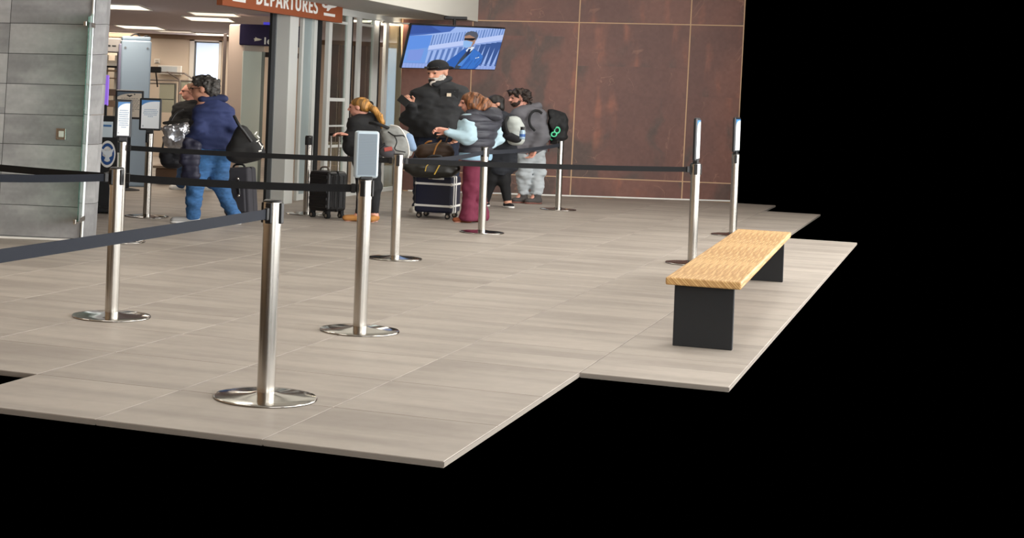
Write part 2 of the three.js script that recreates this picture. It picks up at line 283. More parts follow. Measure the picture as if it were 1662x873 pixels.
// ---------------------------------------------------------------- screening room behind the screen
const CEIL = 2.75, RZ = 36.2;
const onC = (px, py) => { const d = dir(px, py); return d.multiplyScalar((CEIL - EYE) / d.y).add(V(0, EYE, 0)); };
{
  const ceil = structure('ceiling_screening_room', 'pale ceiling of the screening room with flush light panels');
  const pt = (t, off) => GA.clone().addScaledVector(DIRG, t).addScaledVector(NRM, off);
  const c0 = pt(-6.2, -0.3), c1 = pt(5.2, -0.3);
  const sh = new THREE.Shape([[c0.x, -c0.z], [c1.x, -c1.z], [1.4, RZ + 0.3], [-9.5, RZ + 0.3], [-9.5, -c0.z]].map(([x, y]) => new THREE.Vector2(x, y)));
  const g = new THREE.ExtrudeGeometry(sh, { depth: 0.12, bevelEnabled: false }); g.rotateX(-Math.PI / 2); g.translate(0, CEIL, 0);
  mesh('ceiling_board', g, M.ceil ??= mat({ color: 0xc9bcc0, roughness: 0.85 }), ceil);
  const wall = structure('wall_screening_room', 'beige far wall of the screening room');
  const P = (px, py) => W(px, py, RZ);
  const win = [[[309, 356, 63, 175], 'window_2', 'tall window of bright frosted daylight in the beige wall'], [[620, 646, 72, 245], 'window_3', 'bright narrow window seen through the glass screen']];
  const sh2 = new THREE.Shape([[-9.5, 0], [1.4, 0], [1.4, CEIL], [-9.5, CEIL]].map(([x, y]) => new THREE.Vector2(x, y)));
  for (const [[a, b, c, d]] of win) { const p = P(a, c), q = P(b, d); sh2.holes.push(new THREE.Path([[p.x, q.y], [q.x, q.y], [q.x, p.y], [p.x, p.y]].map(([x, y]) => new THREE.Vector2(x, y)))); }
  const wg = new THREE.ExtrudeGeometry(sh2, { depth: 0.25, bevelEnabled: false }); wg.translate(0, 0, -RZ - 0.25); mesh('plaster', wg, M.tan, wall);
  mesh('cornice', box(10.9, 0.1, 0.05, -4.05, CEIL - 0.05, -RZ + 0.025), M.tanDark, wall);
  mesh('side_plaster', box(0.2, CEIL, 9.0, 1.5, CEIL / 2, -RZ + 4.4), M.tan, wall);
  mesh('side_plaster', box(0.2, CEIL, 20.0, -9.6, CEIL / 2, -RZ + 9.9), M.tan, wall);
  for (const [[a, b, c, d], name, label] of win) {
    const w = structure(name, label), p = P(a, c), q = P(b, d), z = -RZ - 0.06;
    mesh('pane', box(q.x - p.x, p.y - q.y, 0.01, (p.x + q.x) / 2, (p.y + q.y) / 2, z - 0.03), M.dayPane ??= mat({ color: 0xdfe8f2, emissive: new THREE.Color(0.6, 0.76, 1.0), emissiveIntensity: 0.6, roughness: 0.6 }), w);
    const f = 0.1, h = p.y - q.y; mesh('frame', merged([box(f, h, 0.1, p.x + f / 2, (p.y + q.y) / 2, z + 0.05), box(f * 0.6, h, 0.1, q.x - f * 0.3, (p.y + q.y) / 2, z + 0.05), box(q.x - p.x, f * 0.5, 0.1, (p.x + q.x) / 2, p.y - f * 0.25, z + 0.05), box(q.x - p.x, f, 0.1, (p.x + q.x) / 2, q.y + f / 2, z + 0.05)]), M.white, w);
    mesh('inner_frame', merged([box(0.04, h, 0.05, p.x + f + 0.02, (p.y + q.y) / 2, z + 0.03), box(q.x - p.x, 0.03, 0.05, (p.x + q.x) / 2, p.y - f * 0.5 - 0.015, z + 0.03)]), M.aluDark, w);
    areaLight(q.x - p.x, h, V((p.x + q.x) / 2, (p.y + q.y) / 2, z + 0.12), V((p.x + q.x) / 2, (p.y + q.y) / 2, 0), DAY, 3);
  }
  for (const [px, py, w, d, k] of [[196, 10, 0.72, 1.3, 1], [228, 43.5, 0.82, 1.5, 1], [194, 53, 0.8, 1.2, 1], [340, 30, 0.75, 1.4, 1], [348, 22, 0.7, 1.0, 0.6], [344, 55, 0.7, 1.2, 1], [596, 33, 0.5, 0.8, 1], [632, 38, 0.6, 0.9, 1], [285, 50.5, 0.7, 0.9, 0.25]]) {
    const c = onC(px, py), l = thing('ceiling_light', 'flush warm white light panel in the screening room ceiling', 'ceiling light', V(c.x, CEIL, c.z), 'light panels of the screening room ceiling');
    mesh('frame', merged([box(w + 0.06, 0.02, 0.03, 0, -0.01, d / 2 + 0.015), box(w + 0.06, 0.02, 0.03, 0, -0.01, -d / 2 - 0.015), box(0.03, 0.02, d, w / 2 + 0.015, -0.01, 0), box(0.03, 0.02, d, -w / 2 - 0.015, -0.01, 0)]), M.white, l);
    mesh('diffuser', box(w, 0.01, d, 0, -0.006, 0), M['lamp' + k] ??= mat({ color: 0xf5ead8, emissive: new THREE.Color(1, 0.87, 0.7), emissiveIntensity: 1.5 * k, roughness: 0.6 }), l);
    areaLight(w, d, V(c.x, CEIL - 0.02, c.z), V(c.x, 0, c.z - 0.001), WARM, 9.5 * k);
  }
}
// ---------------------------------------------------------------- the rest of the hall, out of the frame: ceiling, side and rear walls, the big right window, an added rear bay and added light panels
{
  const c = structure('ceiling', 'white ceiling of the hall'); mesh('ceiling_board', box(17.6, 0.2, 31.5, 0.8, 4.7, -11.5), M.white, c);
  const l = structure('wall_side', 'warm timber coloured side wall of the hall'); mesh('plaster', box(0.2, 4.6, 20.2, -7.2, 2.3, -5.9), M.timber ??= mat({ color: 0xa78a6c, roughness: 0.8 }), l);
  const frameMat = M.aluDark, glow = mat({ color: 0xdfe8f2, emissive: new THREE.Color(0.92, 0.96, 1.0), emissiveIntensity: 1.2, roughness: 0.5 });
  const wr = structure('window_4', 'tall glazed wall on the right side of the hall'); let k = [];
  mesh('pane', box(0.02, 3.8, 21.2, 9.05, 2.35, -9.2), glow, wr);
  for (let i = 0; i <= 11; i++) k.push(box(0.12, 4.0, 0.1, 8.95, 2.35, 1.4 - i * 1.927)); k.push(box(0.12, 0.12, 21.3, 8.95, 0.4, -9.2), box(0.12, 0.12, 21.3, 8.95, 4.3, -9.2)); mesh('frame', merged(k), frameMat, wr);
  const sr = structure('wall_right', 'white wall around the windows on the right'); mesh('plaster', merged([box(0.2, 0.4, 25, 9.1, 0.2, -8.6), box(0.2, 0.3, 25, 9.1, 4.45, -8.6), box(0.2, 4.6, 2.4, 9.1, 2.3, 2.7), box(0.2, 4.6, 1.2, 9.1, 2.3, -20.5)]), M.white, sr);
  const rb = structure('wall_rear', 'timber coloured wall behind the photographer with an added window bay'); mesh('plaster', merged([box(9.0, 4.6, 0.2, -2.8, 2.3, 4.1), box(7.4, 0.4, 0.2, 5.4, 0.2, 4.1), box(7.4, 0.3, 0.2, 5.4, 4.45, 4.1), box(0.8, 4.6, 0.2, 8.7, 2.3, 4.1)]), M.timber, rb);
  const wb = structure('window_added_5', 'unseen glazed bay added behind the camera for frontal light'); k = []; mesh('pane', box(6.6, 3.8, 0.02, 5.0, 2.35, 4.05), glow, wb);  // bay added for frontal light, set right to place its reflection on the posts
  for (let i = 0; i <= 4; i++) k.push(box(0.1, 4.0, 0.12, 1.72 + i * 1.64, 2.35, 3.95)); k.push(box(6.7, 0.12, 0.12, 5.0, 0.4, 3.95), box(6.7, 0.12, 0.12, 5.0, 4.3, 3.95)); mesh('frame', merged(k), frameMat, wb);
  for (const [x, z] of [[-2, -11], [2.5, -11], [-2, -17], [2.5, -17], [7, -17], [2.5, -22.5], [6.5, -22.5], [-4.5, -14]]) {  // unseen panels, added to brighten the back of the hall
    const l = thing('hall_fill_light', 'unseen square light panel added in the hall ceiling as fill', 'ceiling light', V(x, 4.6, z), 'added fill panels of the hall ceiling'); mesh('frame', merged([box(1.3, 0.03, 0.05, 0, -0.015, 0.625), box(1.3, 0.03, 0.05, 0, -0.015, -0.625), box(0.05, 0.03, 1.2, 0.625, -0.015, 0), box(0.05, 0.03, 1.2, -0.625, -0.015, 0)]), M.aluDark, l);
    mesh('diffuser', box(1.2, 0.01, 1.2, 0, -0.006, 0), M.hallFill ??= mat({ color: 0xf6f2ea, emissive: new THREE.Color(1, 0.96, 0.9), emissiveIntensity: 1.4, roughness: 0.6 }), l); areaLight(1.2, 1.2, V(x, 4.57, z), V(x, 0, z - 0.001), new THREE.Color(1, 0.95, 0.88), HALL_FILL);
  }
}

// ---------------------------------------------------------------- stanchions, belts, signs on posts
const GROUP_POST = 'queue stanchions of the departure line';
function stanchion(key, label, { h = 1.0, receivers = [-0.6], collar = true, category = 'stanchion', name = 'belt_stanchion' } = {}) {
  const s = thing(name, label, category, POST[key], GROUP_POST);
  mesh('base_plate', new THREE.LatheGeometry([[0, 0], [0.262, 0], [0.264, 0.006], [0.258, 0.012], [0.2, 0.018], [0.08, 0.026], [0.05, 0.034], [0, 0.034]].map(([x, y]) => new THREE.Vector2(x, y)), 56), M.chrome, s);
  mesh('tube', cyl(0.0455, 0.0455, h - 0.16, 0, 0.03, 0, 40), M.brushed, s);
  mesh('head', merged([cyl(0.0475, 0.0475, 0.13, 0, h - 0.132, 0, 40)]), M.brushed, s);
  mesh('cap', new THREE.LatheGeometry([[0, h + 0.004], [0.04, h + 0.004], [0.049, h - 0.002], [0.049, h - 0.008], [0, h - 0.008]].reverse().map(([x, y]) => new THREE.Vector2(x, y)), 40), M.black, s);
  for (const a of receivers) { const r = mesh('receiver', rbox(0.034, 0.105, 0.02, 0.006, 0, h - 0.062, 0.047), M.black, s); r.rotation.y = a; }
  return s;
}
const lineTex = {};
function signFace(w, h, kind) {   // printed card: pale sheet with a blue corner and rows of small print too fine to read
  const cv = document.createElement('canvas'); cv.width = 256; cv.height = Math.round(256 * h / w); const c = cv.getContext('2d'), H = cv.height;
  c.fillStyle = kind === 'tan' ? '#d9cfbf' : '#eef2f6'; c.fillRect(0, 0, 256, H);
  if (kind === 'list') { c.fillStyle = '#6f7d88'; c.fillRect(0, 0, 256, H); c.fillStyle = '#5f6c77'; for (let y = 14; y < H - 10; y += 17) c.fillRect(10, y, 236, 7); }
  else {
    c.fillStyle = kind === 'tan' ? '#5f6e7c' : '#4a86c4'; c.beginPath(); c.moveTo(0, 0); c.lineTo(256, 0); c.lineTo(256, H * 0.04); c.quadraticCurveTo(70, H * 0.02, 0, H * 0.2); c.fill();
    c.fillStyle = kind === 'tan' ? '#8f8a84' : '#93aac6'; const n = kind === 'short' ? 5 : 9, top = kind === 'short' ? 0.32 : 0.24;
    for (let i = 0; i < n; i++) { const m = 40 - (i % 3) * 8 + (i === n - 1 ? 60 : 0); for (let x = m; x < 256 - m; x += 26) c.fillRect(x, H * (top + i * 0.062), 19 + (i * 7 + x) % 5, H * 0.026); }
    c.strokeStyle = '#5a6c80'; c.lineWidth = 4; c.beginPath(); c.arc(26, H * 0.92, 9, 0, 7); c.stroke();
    if (kind === 'tan') { c.fillStyle = '#20242a'; c.beginPath(); c.moveTo(128, H * 0.2); c.lineTo(96, H * 0.13); c.quadraticCurveTo(105, H * 0.09, 128, H * 0.13); c.quadraticCurveTo(151, H * 0.09, 160, H * 0.13); c.fill(); c.beginPath(); c.arc(180, H * 0.085, 7, 0, 7); c.fill(); }
  }
  const t = new THREE.CanvasTexture(cv); t.colorSpace = THREE.SRGBColorSpace; return t;
}
function signHead(post, w, h, y, turn, kind, frameMat, thick = 0.035, border = 0.025) {   // framed card holder on top of a post
  const g = new THREE.Group(); g.name = 'sign_head'; g.position.y = y; g.rotation.y = turn; post.add(g);
  mesh('sign_frame', rbox(w, h, thick, 0.02, 0, h / 2, 0), frameMat, g);
  const sh = new THREE.PlaneGeometry(w - 2 * border, h - 2 * border), f = mesh('sign_card', sh, mat({ map: signFace(w, h, kind), roughness: 0.35 }), g); f.position.set(0, h / 2, thick / 2 + 0.0015);
  mesh('sign_bracket', rbox(0.09, 0.06, 0.05, 0.01, 0, -0.015, 0), M.black, g);
}
M.frameBlack = mat({ color: 0x1b1d22, roughness: 0.4 }); M.frameAlu = mat({ color: 0xb7c6d0, roughness: 0.4, metalness: 0.3 });
{
  stanchion('near_left', 'brushed steel stanchion joining three belts in front of the sign holder post', { receivers: [-0.75, 0.95] });
  const a = stanchion('sign_left', 'steel stanchion with a tall narrow white notice beside the agency emblem stand', { name: 'sign_stanchion' }); signHead(a, 0.168, 0.385, 1.03, 0.25, 'long', M.frameBlack);
  const b = stanchion('sign_second', 'steel sign stanchion beside the glass fin with a short white notice in a black frame', { name: 'sign_stanchion' }); signHead(b, 0.262, 0.385, 1.03, 0.1, 'short', M.frameBlack);
  const c = thing('sign_stanchion', 'black sign stanchion with a beige notice, round black base', 'stanchion', POST.sign_rear, GROUP_POST);
  mesh('base_plate', new THREE.LatheGeometry([[0, 0], [0.2, 0], [0.2, 0.012], [0.1, 0.03], [0, 0.04]].map(([x, y]) => new THREE.Vector2(x, y)), 40), M.matteBlack, c); mesh('tube', cyl(0.04, 0.04, 1.04, 0, 0.03, 0, 24), M.matteBlack, c); signHead(c, 0.42, 0.43, 1.06, 0.05, 'tan', M.frameBlack, 0.035, 0.03);
  stanchion('plain_near', 'large plain steel stanchion holding the end of the long slanting navy belt', { receivers: [-0.35, 1.2, -1.9] });
  const d = stanchion('louvre', 'steel stanchion topped by a pale aluminium framed ribbed notice board', { name: 'sign_stanchion', receivers: [-0.3, 1.4] }); signHead(d, 0.165, 0.31, 1.005, 0.32, 'list', M.frameAlu, 0.05, 0.018);
  stanchion('row_a', 'steel stanchion with a round base between the ribbed notice and the navy suitcase', { receivers: [-0.1] });
  stanchion('row_b', 'steel stanchion in front of the maroon trousers', { receivers: [-0.6, 0.9] });
  stanchion('row_c', 'steel stanchion with a round base beside the bearded traveller', { receivers: [-0.6] });
  const e = stanchion('sign_right', 'steel stanchion with an edge-on notice holding the end of the long black belt', { name: 'sign_stanchion', receivers: [-0.15, -1.6, 1.5] }); signHead(e, 0.26, 0.43, 1.02, 1.22, 'long', M.frameBlack);
  const f = stanchion('sign_far_right', 'steel stanchion with a tilted notice standing behind the oak bench', { name: 'sign_stanchion', receivers: [-0.2] }); signHead(f, 0.26, 0.43, 1.02, 1.1, 'short', M.frameBlack);
  stanchion('by_doors', 'steel stanchion with a black top standing in front of the frosted door', { receivers: [-0.8, 0, 0.8] });
  stanchion('off_left_near', 'steel stanchion at the other end of the slanting navy belt'); stanchion('off_left_mid', 'steel stanchion at the far end of the shorter navy belt'); stanchion('off_left_far', 'steel stanchion at the far end of the black belt along the grey wall');
}
function belt(ka, kb, label, m, { ya = 0.935, yb = 0.935, sag = 0.02, h = 0.05, twist = 0 } = {}) {
  const A = POST[ka], B = POST[kb], d = B.clone().sub(A).setY(0), len = d.length(), u = d.clone().normalize(), n = V(-u.z, 0, u.x), N = 16, pos = [], uv = [], idx = [];
  const s = thing('barrier_belt', label, 'belt', A, 'retractable belts of the queue');
  for (let i = 0; i <= N; i++) {
    const t = i / N, x = 0.06 + (len - 0.12) * t, y = ya + (yb - ya) * t - 4 * sag * t * (1 - t), c = V(u.x * x, y, u.z * x), a = twist * Math.sin(Math.PI * t);
    for (const [e, f] of [[-1, -1], [1, -1], [1, 1], [-1, 1]]) { const p = c.clone().add(V(0, Math.cos(a) * f * h / 2, 0)).addScaledVector(n, Math.sin(a) * f * h / 2 + e * 0.0012); pos.push(p.x, p.y, p.z); uv.push(x, f * h / 2); }
    if (i) for (let k = 0; k < 4; k++) { const p = (i - 1) * 4 + k, q = (i - 1) * 4 + (k + 1) % 4; idx.push(p, q, q + 4, p, q + 4, p + 4); }
  }
  const g = new THREE.BufferGeometry(); g.setAttribute('position', new THREE.Float32BufferAttribute(pos, 3)); g.setAttribute('uv', new THREE.Float32BufferAttribute(uv, 2)); g.setIndex(idx); const gg = g.toNonIndexed(); gg.computeVertexNormals();
  mesh('webbing', gg, m, s);
  for (const [x, y] of [[0.078, ya], [len - 0.078, yb]]) { const k = mesh('belt_clip', rbox(0.03, 0.062, 0.02, 0.005), M.black, s); k.position.set(u.x * x, y, u.z * x); k.rotation.y = Math.atan2(-u.z, u.x); }
}
belt('off_left_near', 'plain_near', 'wide navy belt slanting up in front of the steel posts and jeans', M.beltNavy, { sag: 0.005 });
belt('off_left_mid', 'near_left', 'navy belt crossing in front of the black belt along the grey wall', M.beltNavy, { sag: 0.008 });
belt('off_left_far', 'near_left', 'black belt running level along the grey tiled wall', M.belt, { sag: 0.005 });
belt('near_left', 'louvre', 'lower black belt running from the left post to the ribbed notice post', M.belt, { sag: 0.012 });
belt('sign_left', 'row_a', 'upper black belt crossing in front of the blue jacket and duffel bag', M.belt, { sag: 0.012 });
belt('row_a', 'sign_right', 'long black belt running past the suitcase to the post by the brown wall', M.belt, { sag: 0.012 });
belt('row_a', 'row_b', 'slate belt rising across the duffel and suitcase', M.beltNavy, { sag: 0.03, twist: 0.1 });
belt('row_b', 'row_c', 'slate belt rising past the puffer vest to the bearded traveller', M.beltNavy, { sag: 0.02, twist: 0.1 });

// ---------------------------------------------------------------- oak bench in the corner
{
  const [a, b] = BENCH, u = b.clone().sub(a).normalize(), H = 0.45, L = b.distanceTo(a), D = 0.48, c = thing('oak_bench', 'oak slab bench with straight edge in front of the steel sign stanchions', 'bench', a); c.rotation.y = Math.atan2(-u.z, u.x);
  const top = rbox(L, 0.05, D, 0.012, L / 2, H - 0.025, D / 2, 3), uv = top.attributes.uv, p = top.attributes.position; for (let i = 0; i < uv.count; i++) uv.setXY(i, p.getX(i) * 0.5, p.getZ(i) + p.getY(i));
  mesh('seat', top, M.oak, c);
  for (const x of [0.1, L - 0.1]) mesh('leg', rbox(0.05, H - 0.05, D - 0.1, 0.006, x, (H - 0.05) / 2, D / 2), M.matteBlack, c);
  mesh('stretcher', box(L - 0.25, 0.08, 0.03, L / 2, H - 0.12, D / 2), M.matteBlack, c);
}
// ---------------------------------------------------------------- television hung from the bulkhead
{
  const C = W(737.7, 77.7, 24.6), tv = thing('television', 'wide television hung from the bulkhead showing a masked man in a blue suit', 'television', C), w = 1.972, h = 0.703;
  const g = new THREE.Group(); g.name = 'panel'; tv.add(g); g.rotation.order = 'YXZ'; g.rotation.set(0.324, 0.701, 0.0254);
  mesh('casing', rbox(w, h, 0.05, 0.012, 0, 0, -0.026), M.tvBlack ??= mat({ color: 0x0e0f14, roughness: 0.35 }), g);
  const cv = document.createElement('canvas'); cv.width = 1024; cv.height = 512; const c = cv.getContext('2d');
  const P = (pts, s) => { c.fillStyle = s; c.beginPath(); pts.forEach(([x, y], i) => i ? c.lineTo(x, y) : c.moveTo(x, y)); c.fill(); };
  c.fillStyle = '#9db6ea'; c.fillRect(0, 0, 1024, 512);
  P([[0, 0], [470, 0], [420, 60], [150, 110], [0, 130]], '#4567b4'); P([[0, 0], [200, 0], [330, 70], [0, 110]], '#36549f');
  P([[0, 130], [240, 110], [230, 512], [0, 512]], '#6f9be0'); P([[0, 130], [240, 110], [236, 260], [0, 300]], '#5f90e2'); P([[30, 300], [190, 280], [180, 420], [30, 430]], '#7b95dc');
  for (let i = 0; i < 26; i++) P([[250 + i * 30, 110 - i * 5], [264 + i * 30, 108 - i * 5], [258 + i * 30, 250 - i * 6], [244 + i * 30, 252 - i * 6]], i % 3 ? '#7390cc' : '#5c7cb8');
  P([[230, 240], [1024, 70], [1024, 150], [230, 300]], '#bccbf4'); P([[230, 292], [1024, 140], [1024, 160], [230, 306]], '#8ea6df');
  for (let i = 0; i < 14; i++) P([[270 + i * 58, 300 - i * 11], [292 + i * 62, 296 - i * 11], [276 + i * 58, 470], [252 + i * 58, 470]], i > 8 ? '#3b5894' : '#5c7bb8');
  P([[0, 455], [1024, 470], [1024, 512], [0, 512]], '#93a9e2'); c.fillStyle = '#6d87c8'; for (let i = 0; i < 30; i++) c.fillRect(i * 34, 450, 3, 62); c.fillRect(0, 450, 1024, 4);
  P([[420, 512], [470, 420], [560, 330], [610, 270], [690, 240], [800, 300], [852, 350], [850, 430], [800, 512]], '#2f62b4'); P([[680, 250], [800, 300], [852, 350], [846, 430], [760, 512], [640, 512], [720, 400]], '#3a73c6');
  P([[560, 512], [600, 400], [650, 300], [690, 262], [720, 268], [690, 350], [620, 512]], '#3c4654'); P([[642, 282], [672, 240], [728, 232], [720, 268], [690, 300], [664, 306]], '#dce6f4'); P([[660, 300], [672, 262], [696, 262], [686, 330], [660, 360]], '#1d2c55');
  P([[590, 470], [690, 330], [722, 292], [640, 480]], '#4f86d4'); P([[770, 372], [810, 358], [812, 366], [772, 382]], '#e6eefb');
  P([[592, 110], [620, 80], [690, 74], [724, 110], [722, 190], [690, 250], [640, 250], [600, 200]], '#a9826c'); P([[586, 108], [600, 66], [650, 42], [716, 54], [742, 100], [728, 160], [706, 120], [640, 90], [604, 104]], '#565a66');
  P([[594, 134], [716, 128], [714, 146], [690, 160], [596, 156]], '#15171f'); P([[592, 164], [620, 158], [698, 176], [690, 236], [640, 254], [600, 230]], '#8fb8ea');
  c.strokeStyle = '#274a8c'; c.lineWidth = 5; for (const [x0, y0, x1, y1] of [[800, 330, 770, 430], [840, 380, 790, 470], [745, 400, 700, 512]]) { c.beginPath(); c.moveTo(x0, y0); c.lineTo(x1, y1); c.stroke(); }
  const t = new THREE.CanvasTexture(cv); t.colorSpace = THREE.SRGBColorSpace;
  const s = mesh('screen', new THREE.PlaneGeometry(w - 0.03, h - 0.03), mat({ color: 0x05060a, emissive: 0xffffff, emissiveMap: t, emissiveIntensity: 0.85, roughness: 0.3 }), g); s.position.z = 0.0006;
  const top = 2.83 - C.y; mesh('mount_pole', bar(V(0.0, top - 0.02, -0.35), V(0.0, 0.1, -0.18), 0.025), M.black, tv); mesh('mount_plate', rbox(0.36, 0.05, 0.16, 0.01, 0.02, top - 0.028, -0.4), M.black, tv); mesh('mount_arm', bar(V(0, 0.1, -0.18), V(0, 0, -0.03), 0.03), M.black, tv);
  const q = areaLight(w - 0.1, h - 0.1, C.clone().add(V(Math.sin(0.701) * 0.03, -0.01, Math.cos(0.701) * 0.03)), C.clone().add(V(Math.sin(0.701) * Math.cos(0.324), -Math.sin(0.324), Math.cos(0.701) * Math.cos(0.324))), new THREE.Color(0.55, 0.68, 1), 0.35);
}

// ---------------------------------------------------------------- soft shapes: distance fields meshed by surface nets
const K = 1.42;                                           // plan scale of the place, as in the photograph everything is this much broader than tall
function hash3(x, y, z) { let h = (x * 374761393 + y * 668265263 + z * 2147483647) | 0; h = Math.imul(h ^ (h >>> 13), 1274126177); h = Math.imul(h ^ (h >>> 15), 2246822519); return ((h ^ (h >>> 16)) >>> 0) / 4294967296; }
function n3(x, y, z) {
  const X = Math.floor(x), Y = Math.floor(y), Z = Math.floor(z), a = x - X, b = y - Y, c = z - Z, u = a * a * (3 - 2 * a), v = b * b * (3 - 2 * b), w = c * c * (3 - 2 * c), l = (p, q, t) => p + (q - p) * t;
  return l(l(l(hash3(X, Y, Z), hash3(X + 1, Y, Z), u), l(hash3(X, Y + 1, Z), hash3(X + 1, Y + 1, Z), u), v), l(l(hash3(X, Y, Z + 1), hash3(X + 1, Y, Z + 1), u), l(hash3(X, Y + 1, Z + 1), hash3(X + 1, Y + 1, Z + 1), u), v), w) - 0.5;
}
const smin = (a, b, k) => { const h = Math.max(k - Math.abs(a - b), 0) / k; return Math.min(a, b) - h * h * k * 0.25; };
const cap = (a, b, ra, rb = ra) => { const ex = b.x - a.x, ey = b.y - a.y, ez = b.z - a.z, L = ex * ex + ey * ey + ez * ez || 1e-9, R = Math.max(ra, rb), bb = [Math.min(a.x, b.x) - R, Math.min(a.y, b.y) - R, Math.min(a.z, b.z) - R, Math.max(a.x, b.x) + R, Math.max(a.y, b.y) + R, Math.max(a.z, b.z) + R];
  const f = (x, y, z) => { const px = x - a.x, py = y - a.y, pz = z - a.z, t = Math.max(0, Math.min(1, (px * ex + py * ey + pz * ez) / L)); return Math.hypot(px - ex * t, py - ey * t, pz - ez * t) - ra - (rb - ra) * t; }; f.bb = bb; return f; };
const ell = (c, r, q) => { const R = Math.max(...r), qi = q?.clone().invert(), t = V(0, 0, 0), m = Math.min(...r);
  const f = (x, y, z) => { t.set(x - c.x, y - c.y, z - c.z); if (qi) t.applyQuaternion(qi); const k0 = Math.hypot(t.x / r[0], t.y / r[1], t.z / r[2]), k1 = Math.hypot(t.x / r[0] ** 2, t.y / r[1] ** 2, t.z / r[2] ** 2); return k1 < 1e-9 ? -m : k0 * (k0 - 1) / k1; };
  f.bb = q ? [c.x - R, c.y - R, c.z - R, c.x + R, c.y + R, c.z + R] : [c.x - r[0], c.y - r[1], c.z - r[2], c.x + r[0], c.y + r[1], c.z + r[2]]; return f; };
const rounded = (c, h, r, q) => { const qi = q?.clone().invert(), t = V(0, 0, 0), R = q ? Math.hypot(...h) : 0;
  const f = (x, y, z) => { t.set(x - c.x, y - c.y, z - c.z); if (qi) t.applyQuaternion(qi); const X = Math.abs(t.x) - h[0] + r, Y = Math.abs(t.y) - h[1] + r, Z = Math.abs(t.z) - h[2] + r; return Math.hypot(Math.max(X, 0), Math.max(Y, 0), Math.max(Z, 0)) + Math.min(Math.max(X, Y, Z), 0) - r; };
  f.bb = q ? [c.x - R, c.y - R, c.z - R, c.x + R, c.y + R, c.z + R] : [c.x - h[0], c.y - h[1], c.z - h[2], c.x + h[0], c.y + h[1], c.z + h[2]]; return f; };
function field(prims, k = 0.03, { folds = 0, freq = [14, 22, 14], above, below, cut, fine = 0 } = {}) {
  const f = (x, y, z) => {
    let d = 1e3; for (const p of prims) d = smin(d, p(x, y, z), k);
    if (d > 0.15) return d;
    if (folds) d += folds * n3(x * freq[0], y * freq[1], z * freq[2]) + folds * 0.5 * n3(x * freq[0] * 2.1 + 9, y * freq[1] * 1.9, z * freq[2] * 2.1);
    if (fine) d += fine * n3(x * 70, y * 70, z * 70);
    if (above !== undefined) d = Math.max(d, above - y); if (below !== undefined) d = Math.max(d, y - below);
    if (cut) for (const c of cut) d = -smin(-d, c(x, y, z), 0.012);
    return d;
  };
  const bb = [1e9, 1e9, 1e9, -1e9, -1e9, -1e9]; for (const p of prims) for (let i = 0; i < 3; i++) { bb[i] = Math.min(bb[i], p.bb[i]); bb[i + 3] = Math.max(bb[i + 3], p.bb[i + 3]); }
  if (above !== undefined) bb[1] = Math.max(bb[1], above); if (below !== undefined) bb[4] = Math.min(bb[4], below);
  f.bb = bb; f.pad = folds + fine + k * 0.3; return f;
}
